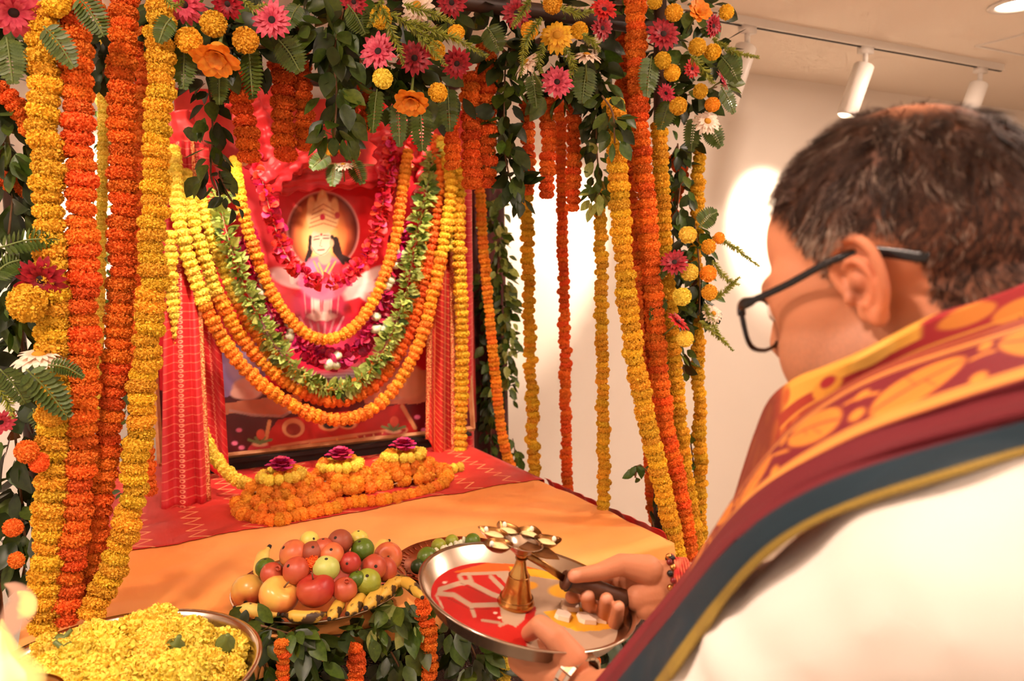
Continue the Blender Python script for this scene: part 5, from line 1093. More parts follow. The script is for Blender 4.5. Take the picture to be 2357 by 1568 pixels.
# ---- fruit
def local_obj(name, p, label, cat, group, axis, spin=0): 
    e = empty(name, p, label, cat, group, rot=basis(axis, UP, spin)); e['_local'] = 1; return e
def part_(name, mb, mat, e): return link(name, mb.mesh(name, mat), e)
def apple(label, p, r, mat, axis, group='fruit heap'):
    e = local_obj('apple', p, label, 'fruit', group, axis); b = MB(); prof = []
    for i in range(19):
        a = math.pi*i/18; R = r*(math.sin(a)**0.85)*(1.04-0.07*math.cos(a)*-1); z = r*0.9*math.cos(a)
        if i < 5: z -= r*0.28*(1-i/5)**2
        if i > 14: z += r*0.16*((i-14)/4)**2
        prof.append((max(R, 0.0002), z))
    b.lathe(prof, 28); part_('skin', b, mat, e)
    b = MB(); b.tube([(0, 0, r*0.5), (r*0.03, 0, r*0.8), (r*0.12, 0, r*1.02)], r*0.045, 6); part_('stem', b, 'stem_brown', e)
    b = MB(); b.lathe([(0.0002, -r*0.80), (r*0.10, -r*0.80), (r*0.13, -r*0.86), (r*0.05, -r*0.84)], 8); part_('calyx', b, 'banana_tip', e); return e
def roundfruit(name, label, p, r, mat, axis, squash=1.0, crown=None, group='fruit heap', dot=True):
    e = local_obj(name, p, label, 'fruit', group, axis); b = MB(); prof = []
    for i in range(17):
        a = math.pi*i/16; R = r*math.sin(a)*(1+0.05*math.cos(a)); prof.append((max(R, 0.0002), r*squash*math.cos(a)))
    b.lathe(prof, 26); part_('skin', b, mat, e)
    if crown == 'star':
        b = MB(); b.lathe([(r*0.22, r*squash*0.95), (r*0.18, r*squash*1.12), (r*0.30, r*squash*1.25), (r*0.20, r*squash*1.1)], 6); part_('crown', b, mat, e)
    elif dot:
        b = MB(); b.lathe([(0.0002, r*squash*1.01), (r*0.12, r*squash*1.0), (r*0.15, r*squash*0.97)], 10); part_('calyx', b, 'banana_tip', e)
    return e
def banana(label, pts, r, mat='banana_skin', group='bananas in the fruit dish'):
    S = spline(pts, n=16); e = empty('banana', S[8], label, 'fruit', group); b = MB()
    R_ = [r*v for v in (0.35, 0.42, 0.75, 0.93, 1, 1, 1, 1, 1, 1, 1, 0.97, 0.88, 0.7, 0.45, 0.3)]; b.tube(S, R_, 7); put('peel', b, mat, e)
    for q0, q1 in ((S[0], S[0]+(S[0]-S[1]).normalized()*r*0.5), (S[-1], S[-1]+(S[-1]-S[-2]).normalized()*r*0.2)):
        b = MB(); b.tube([q0, q1], [r*0.36, r*0.28], 7); put('tip', b, 'banana_tip', e)
fc = on_z(738, 1352, TZ+0.02); FRd = 0.172
b = MB(); b.lathe([(0.001, 0.0), (FRd*0.8, 0.0), (FRd*0.97, 0.014), (FRd, 0.016), (FRd*1.005, 0.0135), (FRd*0.82, -0.004), (0.001, -0.004)], 64, Matrix.Translation((fc.x, fc.y, TZ+0.014)))
o = put('fruit_dish', b, 'steel', origin=(fc.x, fc.y, TZ+0.012)); tag(o, 'round steel dish holding the fruit heap', 'dish')
def dome(x, y, k=1.0):
    r = ray(x, y); A = Vector((0.15*k, 0.15*k, 0.125*k)); o_ = CAM-Vector((fc.x, fc.y, TZ+0.02)); 
    o_ = Vector((o_.x/A.x, o_.y/A.y, o_.z/A.z)); d = Vector((r.x/A.x, r.y/A.y, r.z/A.z)); a, b_, c = d.dot(d), o_.dot(d), o_.dot(o_)-1; D_ = b_*b_-a*c
    return CAM+r*((-b_-math.sqrt(D_))/a if D_ > 0 else -b_/a)
def fr(x, y): p = dome(x, y); return p, (p-CAM).dot(FW)/FPX
for x, y, r, mt, axv, lab in [
    (572, 1362, 38, 'apple_yellow', (-.1, .5, -.9), 'yellow red apple at the left end showing its dark calyx'),
    (641, 1372, 44, 'apple_yellow', (.55, .8, .3), 'large yellow apple blushed red at the front left'),
    (727, 1358, 42, 'apple_red', (-.2, .95, .2), 'large red apple at the front centre'),
    (893, 1282, 32, 'apple_blush', (0.1, .3, .9), 'blushed apple at the right end of the heap')]:
    p, s = fr(x, y); apple(lab, p, r*s, mt, cdir(*axv))
for nm, x, y, r, mt, axv, crown, lab in [
    ('pomegranate', 793, 1358, 29, 'pomegranate_skin', (.3, .8, .5), 'star', 'pink pomegranate with a crown right of the large red apple'),
    ('pomegranate', 626, 1322, 27, 'pomegranate_skin', (.6, .6, .5), 'star', 'pink pomegranate above the large yellow apple'),
    ('guava', 751, 1310, 31, 'guava_skin', (0.1, .9, .4), None, 'pale green guava in the middle of the heap'),
    ('pomegranate', 683, 1314, 32, 'pomegranate_skin', (-.4, .5, .6), None, 'angular red pomegranate left of the pale guava'),
    ('mango', 676, 1276, 33, 'apple_blush', (-.5, .5, .4), None, 'peach coloured mango at the upper left of the heap'),
    ('sapota', 719, 1272, 26, 'chikoo_skin', (.2, .6, .6), None, 'brown sapota beside the mango'),
    ('peach', 764, 1277, 28, 'apple_blush', (.1, .6, .7), None, 'peach with a yellow cheek above the pale guava'),
    ('sapota', 783, 1248, 29, 'chikoo_skin', (-.2, .5, .7), None, 'brown red sapota topmost in the heap'),
    ('sweet_lime', 835, 1266, 27, 'lime_green', (-.2, .8, .4), None, 'dark green sweet lime at the top right of the heap'),
    ('plum', 806, 1296, 25, 'apple_red', (-.1, .2, .95), None, 'small dark red fruit right of the pale guava'),
    ('guava', 860, 1306, 30, 'pomegranate_skin', (0.3, .3, .8), None, 'pink guava at the right of the heap'),
    ('guava', 886, 1312, 28, 'pomegranate_skin', (0.15, .25, .95), None, 'pink guava with a black eye at the right'),
    ('sweet_lime', 846, 1340, 31, 'mosambi_skin', (0.1, .7, .7), None, 'yellow green sweet lime at the front right of the heap'),
    ('sweet_lime', 612, 1308, 24, 'lime_green', (0.0, .9, .2), None, 'green sweet lime peeping behind the left pomegranate'),
    ('sweet_lime', 822, 1334, 20, 'lime_green', (0.0, .9, .2), None, 'green sweet lime tucked behind the front right one'),
    ('guava', 712, 1246, 23, 'lemon_skin', (0.6, .4, .6), None, 'pale yellow guava with black spot at the back'),
    ('guava', 826, 1242, 22, 'lemon_skin', (0.0, .9, .2), None, 'pale yellow guava behind the dark green sweet lime'),
    ('pomegranate', 745, 1262, 24, 'pomegranate_skin', (0.0, .9, .2), None, 'pink fruit glimpsed between the brown sapotas')]:
    p, s = fr(x, y); roundfruit(nm, lab, p, r*s, mt, cdir(*axv), 0.95, crown)
p, s = fr(718, 1300); pompom('orange marigold tucked in the middle of the fruit heap', p+UP*.004, 19*s, 'orange', cdir(-.3, .6, .7), 'fruit heap')
zt = TZ+0.042
def bn(lab, pts, w, mat='banana_skin', dz=0.0):
    P_ = [on_z(x, y, zt+dz) for x, y in pts]; banana(lab, P_, w/FPX*(P_[0]-CAM).dot(FW), mat)
bn('bruised banana lying crosswise at the dish front', [(655, 1416), (690, 1420), (720, 1420), (750, 1413)], 15)
bn('second banana end from the left along the dish front', [(790, 1380), (778, 1395), (768, 1412), (758, 1425)], 15)
bn('third banana end from the left along the dish front', [(838, 1368), (825, 1385), (812, 1402), (800, 1413)], 16)
bn('banana end with a bruised flat tip at the dish front', [(880, 1352), (865, 1372), (852, 1388), (842, 1400)], 17)
bn('banana end at the right front of the dish', [(915, 1330), (900, 1350), (886, 1366), (876, 1376)], 16)
bn('spotted yellow banana reaching out to the right of the dish', [(895, 1350), (925, 1338), (950, 1352), (972, 1376)], 14, dz=0.004)
bn('banana with a dark tip at the left front of the dish', [(545, 1400), (580, 1405), (610, 1412), (640, 1415)], 16, 'banana_pale')
def bnd(lab, pts, w, mat): P_ = [at(x, y, d) for x, y, d in pts]; banana(lab, P_, w/FPX*P_[0].dot(FW) if False else w/FPX*(P_[0]-CAM).dot(FW), mat)
bnd('pale banana standing at the left back of the heap', [(618, 1262, 1.68), (604, 1285, 1.66), (597, 1320, 1.63), (600, 1350, 1.6)], 16, 'banana_pale')
bnd('pale banana tip behind the heap on the right', [(893, 1246, 1.74), (878, 1255, 1.72), (862, 1275, 1.70), (850, 1300, 1.68)], 12, 'banana_pale')

# ---- copper plate with limes and jasmine buds behind the tray
pc = on_z(1045, 1292, TZ+0.02); CR = 0.128
b = MB(); b.lathe([(0.001, 0.0), (CR*0.72, 0.0), (CR*0.80, 0.006), (CR*0.98, 0.016), (CR, 0.0165), (CR*1.01, 0.014), (CR*0.82, -0.001), (0.001, -0.003)], 64, Matrix.Translation((pc.x, pc.y, TZ+0.012)))
e = empty('copper_plate', (pc.x, pc.y, TZ+0.01), 'copper plate with engraved rim behind the silver tray', 'plate'); put('plate_body', b, 'copper', e)
for k in range(44):
    a = 2*math.pi*k/44; b = MB(); b.tube([(pc.x+CR*0.84*math.cos(a), pc.y+CR*0.84*math.sin(a), TZ+0.0205), (pc.x+CR*0.95*math.cos(a), pc.y+CR*0.95*math.sin(a), TZ+0.0275)], 0.0016, 5); put('rim_flute', b, 'copper', e)
def rf(x, y, r, z, mt, lab, nm='lime'):
    p = on_z(x, y, z); roundfruit(nm, lab, p, r/FPX*(p-CAM).dot(FW), mt, cdir(.2, .6, .6), 1.05, None, 'limes on the copper plate', False)
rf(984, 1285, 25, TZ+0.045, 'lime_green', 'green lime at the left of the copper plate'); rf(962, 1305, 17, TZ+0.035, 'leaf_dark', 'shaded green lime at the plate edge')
rf(1010, 1258, 18, TZ+0.045, 'mosambi_skin', 'yellow green lime behind the buds on the copper plate'); rf(1088, 1246, 18, TZ+0.05, 'lime_green', 'green lime beside the lamp cups'); rf(1040, 1247, 16, TZ+0.045, 'mosambi_skin', 'pale lime at the back of the copper plate')
k = 0
for i in range(34):
    x = 1005+ (i % 9)*11+random.uniform(-4, 4); y = 1284-(i % 9)*4.2+ (i//9)*-7+random.uniform(-3, 3)
    p = on_z(x, y+6, TZ+0.03+0.007*(i//9)); e = local_obj('jasmine_bud', p, 'cream jasmine bud heaped on the copper plate', 'flower bud', 'jasmine buds on the copper plate', (random.gauss(0, 1), random.gauss(0, 1), 1))
    inst('bud', random.choice(BUD), e, (0, 0, 0), Matrix.Identity(3), 0.0075*random.uniform(.85, 1.15))
# ------------------------------------------------------------------ the man holding the tray
def remesh(mb, voxel, it, fac=0.5):
    me = bpy.data.meshes.new('tmp'); me.from_pydata(mb.v, [], mb.f); o = bpy.data.objects.new('tmp', me); col.objects.link(o)
    r = o.modifiers.new('r', 'REMESH'); r.mode = 'VOXEL'; r.voxel_size = voxel
    s = o.modifiers.new('s', 'SMOOTH'); s.iterations = it; s.factor = fac
    ev = o.evaluated_get(bpy.context.evaluated_depsgraph_get()); out = bpy.data.meshes.new_from_object(ev)
    bpy.data.objects.remove(o); bpy.data.meshes.remove(me); return out
PHI, HP = math.radians(48), math.radians(15)
Rh = _R0; Fh = Vector((math.sin(YAW), math.cos(YAW), 0)); Zu = Vector((0, 0, 1))
f0 = -math.cos(PHI)*Rh+math.sin(PHI)*Fh; l0 = -math.sin(PHI)*Rh-math.cos(PHI)*Fh
hf = math.cos(HP)*f0-math.sin(HP)*Zu; hu = math.cos(HP)*Zu+math.sin(HP)*f0
HS = 0.01*1.05
EAR = at(1978, 668, 0.555)
HM = Matrix((hf, l0, hu)).transposed().to_4x4(); HM.translation = EAR-(HM.to_3x3() @ Vector((0.0, 7.6, 0)))*HS
def hl(x, y, z): return HM @ (Vector((x, y, z))*HS)
hrot = HM.to_3x3(); HB = MB()
def hball(c, r, rot=None): HB.ball(hl(*c), tuple(v*HS for v in r) if hasattr(r, '__len__') else (r*HS,)*3, 28, 18, hrot @ rot if rot else hrot)
def hcone(a, b, ra, rb): HB.cone(hl(*a), hl(*b), ra*HS, rb*HS, 20)
hball((-0.6, 0, 4.8), (9.5, 7.7, 8.3)); hball((4.2, 0, 4.6), (5.0, 6.3, 5.6)); hball((3.6, 0, -2.6), (6.0, 6.3, 7.2))
for s in (-1, 1):
    hball((5.0, s*3.5, -3.8), (4.0, 3.2, 4.6)); hball((2.4, s*4.3, -5.6), (5.2, 2.7, 4.2)); hball((10.0, s*1.2, -3.0), (0.95, 0.85, 0.8))
    hball((4.4, s*4.6, 0.6), (3.9, 2.2, 4.6)); hball((8.0, s*3.2, 0.3), (1.2, 1.5, 1.15))
hball((3.6, 0, -8.2), (5.4, 4.9, 3.2)); hball((7.9, 0, -8.7), (2.2, 2.5, 2.0))
hcone((8.2, -3.6, 2.0), (8.2, 3.6, 2.0), 1.25, 1.25); hcone((9.2, 0, 1.4), (10.7, 0, -2.4), 0.95, 1.15)
hball((9.3, 0, -5.7), (1.0, 2.4, 0.7)); hball((9.1, 0, -6.8), (1.0, 2.2, 0.7))
hcone((-2.6, 0, -3.5), (-6.0, 0, -14), 6.3, 6.9); hcone((0.5, 0, -7), (-3, 0, -15), 4.8, 5.6)
# ear (left, towards the viewer) and its mirror twin
def ear(s):
    ca, sa = math.cos(-0.30), math.sin(-0.30)
    def ep(x, z, o): x, z = x*0.92, z*0.84; X = x*ca-z*sa; Z = x*sa+z*ca; return (X+0.3, s*(7.15+0.42*max(0, 0.9-x)+o), Z)
    hx_ = [(0.7, 0.2, -.1), (0.95, 1.4, .05), (0.8, 2.6, .15), (0.1, 3.5, .2), (-1.2, 3.95, .25), (-2.5, 3.4, .3), (-3.1, 2.0, .3), (-2.95, 0.3, .25), (-2.3, -1.2, .15), (-1.5, -2.2, 0), (-0.8, -2.7, 0)]
    S = spline([hl(*ep(*q)) for q in hx_], n=36)
    for a, b in zip(S, S[1:]): HB.cone(a, b, 0.40*HS, 0.40*HS, 8)
    A = spline([hl(*ep(*q)) for q in [(-0.4, 2.5, -.05), (-1.5, 1.9, .1), (-1.95, 0.6, .15), (-1.7, -0.6, .1), (-0.9, -1.4, 0)]], n=18)
    for a, b in zip(A, A[1:]): HB.cone(a, b, 0.30*HS, 0.30*HS, 8)
    pl = MB(); n = 24; ring = [hl(*ep(-1.1+1.95*math.cos(t), 0.75+3.05*math.sin(t), -.28)) for t in [2*math.pi*i/n for i in range(n)]]; ring2 = [hl(*ep(-1.1+1.9*math.cos(t), 0.75+3.0*math.sin(t), -.62)) for t in [2*math.pi*i/n for i in range(n)]]
    HB.add(ring+ring2, [tuple(range(n)), tuple(range(2*n-1, n-1, -1))]+[(i, n+i, n+(i+1) % n, (i+1) % n) for i in range(n)])
    HB.ball(hl(*ep(0.75, -0.35, .1)), 0.5*HS, 12, 8); HB.ball(hl(*ep(-0.35, -1.5, .0)), 0.5*HS, 12, 8)
    HB.ball(hl(*ep(-0.55, -2.6, -.1)), (0.85*HS, 0.42*HS, 0.95*HS), 14, 10, hrot); HB.ball(hl(*ep(0.2, -1.9, -.25)), (0.7*HS, 0.4*HS, 0.9*HS), 14, 10, hrot)
    for k in (2.4, 0.6): HB.ball(hl(*ep(-.6, k, -.75)), 0.9*HS, 12, 8)
ear(1); ear(-1)
# trunk core and arms under the clothes
spine = hl(-7.5, 0, -15)
shL = at(2235, 1350, 0.425); elL = at(1725, 1610, 0.60); wrL = at(1362, 1602, 0.865)
shR = spine-l0*0.17-Zu*0.05; wrR = at(1572, 1338, 1.02); elR = (shR+wrR)/2+Vector((0.08, -0.03, -0.12))
HB.cone(spine, spine-Zu*0.35-f0*0.02, 0.075, 0.11); HB.cone(spine-Zu*.03, shL-Zu*.01, 0.06, 0.05); HB.cone(spine-Zu*.03, shR, 0.06, 0.05)
HB.cone(shL, elL, 0.048, 0.04); HB.cone(elL, wrL, 0.04, 0.026); HB.cone(shR, elR, 0.048, 0.04); HB.cone(elR, wrR, 0.04, 0.026)
def chain(pts):
    P_ = [(at(x, y, d), r*0.01) for x, y, d, r in pts]
    for (a, ra), (b, rb) in zip(P_, P_[1:]): HB.cone(a, b, ra, rb, 14)
# right hand: thumb along the top of the handle, fingers curled under it
chain([(1572, 1338, 1.02, 2.6), (1530, 1335, 1.022, 2.55), (1480, 1335, 1.03, 2.7), (1450, 1328, 1.045, 2.4)])
chain([(1510, 1365, 1.015, 2.3), (1470, 1375, 1.01, 2.0)]); chain([(1520, 1395, 1.01, 1.6), (1485, 1400, 1.005, 1.5)])
chain([(1490, 1312, 1.01, 2.0), (1430, 1300, 1.005, 1.45), (1378, 1318, 0.992, 1.12), (1322, 1326, 0.975, 0.92)])
chain([(1440, 1312, 1.05, 1.5), (1375, 1330, 1.055, 1.1), (1325, 1372, 1.035, 1.02), (1316, 1374, 1.005, 0.9)])
chain([(1450, 1335, 1.055, 1.5), (1400, 1385, 1.055, 1.15), (1358, 1400, 1.02, 1.06), (1352, 1372, 0.985, 0.95)])
chain([(1465, 1350, 1.05, 1.5), (1428, 1405, 1.045, 1.12), (1390, 1420, 1.01, 1.04), (1396, 1380, 0.98, 0.9)])
chain([(1485, 1370, 1.04, 1.4), (1455, 1425, 1.03, 1.0), (1416, 1435, 0.995, 0.95), (1424, 1397, 0.972, 0.8)])
# left hand: thumb on the near rim, fingers spread under the tray
chain([(1362, 1602, 0.865, 2.5), (1325, 1570, 0.885, 2.55), (1272, 1530, 0.91, 2.6), (1218, 1500, 0.94, 1.9)])
chain([(1300, 1550, 0.885, 2.3), (1240, 1540, 0.92, 2.2), (1200, 1520, 0.945, 1.7)])
chain([(1318, 1520, 0.88, 1.9), (1278, 1468, 0.885, 1.5), (1243, 1440, 0.895, 1.22), (1218, 1458, 0.915, 1.0)])
chain([(1222, 1498, 0.94, 1.5), (1185, 1490, 0.975, 1.1), (1158, 1478, 1.02, 1.0), (1150, 1455, 1.06, 0.85)])
chain([(1215, 1515, 0.945, 1.4), (1190, 1515, 0.985, 1.1), (1180, 1495, 1.03, 1.0), (1178, 1465, 1.08, 0.85)])
chain([(1215, 1530, 0.94, 1.4), (1205, 1535, 0.985, 1.05), (1206, 1510, 1.03, 0.95), (1210, 1478, 1.08, 0.8)])
chain([(1225, 1548, 0.93, 1.3), (1222, 1555, 0.965, 0.95), (1230, 1530, 1.0, 0.85), (1238, 1500, 1.04, 0.75)])
body = remesh(HB, 0.0017, 6, 0.5)
n = len(body.vertices); V = np.empty(n*3, np.float32); body.vertices.foreach_get('co', V); V = V.reshape(-1, 3).astype(float)
HI = np.array(HM.to_3x3().inverted()); LV = ((V-np.array(HM.translation)) @ HI.T)/HS
Ed = np.empty(len(body.edges)*2, np.int32); body.edges.foreach_get('vertices', Ed); Ed = Ed.reshape(-1, 2)
fm = (LV[:, 0] > -9)*(np.linalg.norm(LV, axis=1) < 17)*(1-np.exp(-(np.hypot((LV[:, 0]+0.6)/3.4, (LV[:, 2]-0.4)/3.8))**6)*(np.abs(LV[:, 1]) > 6))
deg = np.bincount(Ed.ravel(), minlength=n)[:, None]
for _ in range(26):
    A_ = np.stack([np.bincount(Ed[:, 0], V[Ed[:, 1], c], n)+np.bincount(Ed[:, 1], V[Ed[:, 0], c], n) for c in range(3)], 1)/deg
    V = V+(A_-V)*(0.6*fm)[:, None]
body.vertices.foreach_set('co', V.astype(np.float32).ravel()); body.update()
Nn = np.empty(n*3, np.float32); body.vertices.foreach_get('normal', Nn); Nn = Nn.reshape(-1, 3).astype(float)
HI = np.array(HM.to_3x3().inverted()); LV = ((V-np.array(HM.translation)) @ HI.T)/HS; LN = Nn @ HI.T
def ss(x, a, b): t = np.clip((x-a)/(b-a), 0, 1); return t*t*(3-2*t)
lx, ly, lz = LV[:, 0], np.abs(LV[:, 1]), LV[:, 2]
# hairline: front edge runs back over the temple, sideburn before the ear, nape low behind it
front = np.interp(lz, [-5.5, -1.5, 0.0, 2.5, 4.5, 6.5, 8.5, 10.5, 14], [-6.5, -3.2, 2.3, 3.2, 4.2, 4.6, 6.6, 7.2, 7.2])
top_in = ss(front-lx, 0.0, 0.8)
earcut = 1-ss(3.6-np.hypot((lx+0.8)/0.95, (lz-0.2)/1.05), 0, 0.7)
crown = np.hypot(np.hypot(lx+4.4, LV[:, 1]-0.6), (lz-12.6)*0.7); bald = 0.14+0.86*ss(crown, 1.4, 4.4)
hm = top_in*earcut*(lz > -7.0)*(np.linalg.norm(LV-np.array([-0.6, 0, 4.8]), axis=1) < 12.5)*ss(lz, -6.5, -1.5)
hm = hm*np.where((lx > -1.5) & (lz < 3.0) & (lz > -6), ss(lz, -1.2, 1.0), 1.0)
SK = s2l((200, 130, 94)); C = np.tile(SK, (n, 1))
def tint(a, c): 
    global C
    a = np.clip(a, 0, 1)[:, None]; C = C*(1-a)+s2l(c)*a
rn = RNG.random(n)
ishead = np.linalg.norm(LV, axis=1) < 22
beard = ishead*ss(-lz, -0.5, 3.0)*ss(lx, -1.0, 1.5)*(1-ss(lz, -2.0, 1.0)*0.5)*ss(13-np.linalg.norm(LV-np.array([4, 0, -6]), axis=1), 2, 6)*(1-np.exp(-(((lx-8.6)/2.2)**2+((lz+2.4)/2.4)**2+((ly-3.2)/2.2)**2)))
tint(beard*(0.30+0.25*rn), (132, 96, 76)); tint(ishead*np.exp(-(((lx-9.6)/1.6)**2+(ly/2.6)**2+((lz+6.2)/0.9)**2)), (176, 96, 84))
tint(hm*bald*0.75, (70, 46, 36)); tint(ishead*np.exp(-((lx+0.8)/3)**2-((ly-8.4)/1.1)**2-((lz-0.5)/3.4)**2)*0.35, (214, 116, 84))
tint(ishead*np.exp(-((lx-0.3)/0.6)**2-((lz+0.0)/0.8)**2)*(ly > 6)*(ly < 7.9)*0.6, (96, 46, 32))
tint(ishead*np.exp(-((lx-9.0)/1.8)**2-((ly-3.2)/2.4)**2-((lz-2.4)/0.5)**2)*0.7, (60, 40, 32))
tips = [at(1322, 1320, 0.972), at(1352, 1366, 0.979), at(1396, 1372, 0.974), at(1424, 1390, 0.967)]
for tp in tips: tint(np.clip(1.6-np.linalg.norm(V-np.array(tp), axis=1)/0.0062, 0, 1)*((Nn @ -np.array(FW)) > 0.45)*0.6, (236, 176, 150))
body.materials.append(pm('skin', (1, 1, 1), 0.55, attr='print', sss=0.08, spec=0.3, bump=0.04, bscale=420))
body.polygons.foreach_set('use_smooth', [True]*len(body.polygons))
man = empty('person', (spine.x, spine.y, 0), 'man in a white kurta and patterned red shawl, bowing over the tray he holds', 'person')
mo = Vector(man.location)
body.vertices.foreach_set('co', (V-np.array(mo)).astype(np.float32).ravel()); body.update()
ob = link('body', body, man); ob['label'] = 'head, bare forearms and hands with tan skin'; colour_attr(body, C)
# short hair, one mesh of strands
w = np.clip(hm*bald, 0, 1)*ishead; w = w*(w > 0.05); pr = w/w.sum(); NS = 26000
clump = RNG.choice(n, 900, p=pr); CP = LV[clump]; CD = RNG.normal(0, 0.42, (900, 3)); CB = RNG.uniform(0.45, 2.1, 900); CG = RNG.random(900)
pick = RNG.choice(n, NS, p=pr); hv, hfc, hc = [], [], []
cl = np.array([-4.4, 0.6, 13.0]); up3 = np.array(hrot).reshape(3, 3)
for k, i in enumerate(pick):
    p = LV[i]+RNG.normal(0, 0.06, 3); nn = LN[i]/np.linalg.norm(LN[i]); d = p-cl; d = d-nn*d.dot(nn); d /= np.linalg.norm(d)+1e-6
    side = ss(np.array(8.5-p[2]), 0, 6); ci = int(np.argmin(((CP-p)**2).sum(1))); d = d+np.array([0.45*side-0.1, 0, -0.25*side])+CD[ci]+RNG.normal(0, 0.18, 3); d = d-nn*d.dot(nn); d /= np.linalg.norm(d)+1e-6
    L_ = (1.9-1.25*float(side))*RNG.uniform(0.6, 1.2)*(0.55+0.45*w[i]); lift = 0.42-0.17*float(side)
    s_ = np.cross(nn, d)*0.028*RNG.uniform(0.7, 1.3); a = p; b_ = p+d*L_*0.5+nn*L_*lift*0.55; c_ = p+d*L_+nn*L_*lift*0.75
    o_ = len(hv); hv += [a-s_, a+s_, b_+s_*0.8, b_-s_*0.8, c_]; hfc += [(o_, o_+1, o_+2, o_+3), (o_+3, o_+2, o_+4)]
    temple = math.exp(-((p[0]-1.5)/3.2)**2-((p[2]-3.2)/2.6)**2); g = 0.6*RNG.random()+0.4*CG[ci] < 0.16+0.62*temple
    cc = s2l((150, 128, 112)) if g else s2l((50, 33, 26))*RNG.uniform(0.7, 1.4)*CB[ci]; hc += [cc]*5
hv = np.array(hv) @ np.array(HM.to_3x3()).T*HS+np.array(HM.translation)-np.array(mo)
hme = bpy.data.meshes.new('hair'); hme.from_pydata([tuple(v) for v in hv], [], hfc); hme.materials.append(pm('hair_strands', (1, 1, 1), 0.6, attr='print', spec=0.2)); colour_attr(hme, np.array(hc))
oh = link('hair', hme, man); oh['label'] = 'short dark hair greying at the temples, thin at the crown'; oh['kind'] = 'stuff'
# eyes
for s in (-1, 1):
    b = MB(); b.ball(hl(8.15, s*3.2, 0.35), 1.22*HS, 16, 12); b.k = 1; b.ball(hl(8.95, s*3.2, 0.0), (0.5*HS, 0.55*HS, 0.55*HS), 12, 8, hrot); pm('eye_white', hx(236, 226, 216), 0.2); pm('iris', hx(40, 24, 18), 0.15); put('eye', b, ['eye_white', 'iris'], man)
# ------------------------------------------------------------------ white kurta
KB = MB(); chest = spine-Zu*0.26+f0*0.01
KB.ball(chest-Zu*0.05, (0.15, 0.205, 0.30), 28, 18, Matrix((f0, l0, Zu)).transposed()); KB.ball(chest-Zu*0.32, (0.16, 0.19, 0.28), 28, 18, Matrix((f0, l0, Zu)).transposed())
KB.cone(spine-Zu*.055, shL-Zu*.0, 0.075, 0.072); KB.cone(spine-Zu*.055, shR, 0.075, 0.072)
cuL = elL.lerp(wrL, 0.50); KB.cone(shL, elL, 0.076, 0.070); KB.cone(elL, cuL, 0.068, 0.050); KB.cone(shL+(elL-shL)*.3-Zu*.04, elL+(shR-shL)*.12, 0.07, 0.06)
cuR = elR.lerp(wrR, 0.62); KB.cone(shR, elR, 0.072, 0.062); KB.cone(elR, cuR, 0.06, 0.046)
hipc = Vector((spine.x, spine.y, 0))-f0*0.03
KB.tube([hipc+Zu*0.95, hipc+Zu*0.75, hipc+Zu*0.52], [(0.19, 0.155), (0.21, 0.175), (0.23, 0.19)], 28, flat=l0)
kurta = remesh(KB, 0.006, 14, 0.6)
from mathutils import noise as mnoise
nk = len(kurta.vertices); KV = np.empty(nk*3, np.float32); kurta.vertices.foreach_get('co', KV); KV = KV.reshape(-1, 3).astype(float); KN = np.empty(nk*3, np.float32); kurta.vertices.foreach_get('normal', KN); KN = KN.reshape(-1, 3)
arm = (elL-shL).normalized(); dsp = np.empty(nk)
for i in range(nk):
    q = Vector(KV[i]); t = (q-shL).dot(arm)
    a = mnoise.noise(q*5.5)*0.010+mnoise.noise(Vector((q.x*7+2, q.y*7, q.z*16)))*0.004
    de = (q-elL).length; a += 0.006*math.exp(-(de/0.13)**2)*math.sin(t*95+4*mnoise.noise(q*9)); dsp[i] = a
KV = KV+KN*dsp[:, None]
bvk = BVHTree.FromPolygons([Vector(v) for v in KV], [tuple(p.vertices) for p in kurta.polygons])
kurta.vertices.foreach_set('co', (KV-np.array(mo)).astype(np.float32).ravel()); kurta.polygons.foreach_set('use_smooth', [True]*len(kurta.polygons)); kurta.update()
kurta.materials.append(pm('white_cotton', hx(232, 224, 216), 0.85, sheen=0.05, bump=0.02, bscale=1200))
ok = link('kurta', kurta, man); ok['label'] = 'plain white cotton kurta'
TB = MB()
for s_ in (-1, 1):
    TB.cone(hipc+l0*(0.09*s_)+Zu*0.85, hipc+l0*(0.10*s_)+Zu*0.48+f0*0.01, 0.085, 0.07); TB.cone(hipc+l0*(0.10*s_)+Zu*0.48+f0*0.01, hipc+l0*(0.11*s_)+Zu*0.10, 0.07, 0.055)
    FB = MB(); fp = hipc+l0*(0.11*s_); FB.ball(fp+Zu*0.045, (0.05, 0.045, 0.05), 16, 10); FB.ball(fp+f0*0.08+Zu*0.03, (0.11, 0.045, 0.03), 18, 10, Matrix((f0, l0, Zu)).transposed()); FB.ball(fp+f0*0.16+Zu*0.022, (0.05, 0.048, 0.022), 16, 10, Matrix((f0, l0, Zu)).transposed())
    o = put('shoe', FB, 'handle_wood', man)
tr_ = remesh(TB, 0.008, 6, 0.5); tr_.transform(Matrix.Translation(-mo)); tr_.polygons.foreach_set('use_smooth', [True]*len(tr_.polygons)); tr_.materials.append(MATS['white_cotton']); link('trousers', tr_, man)
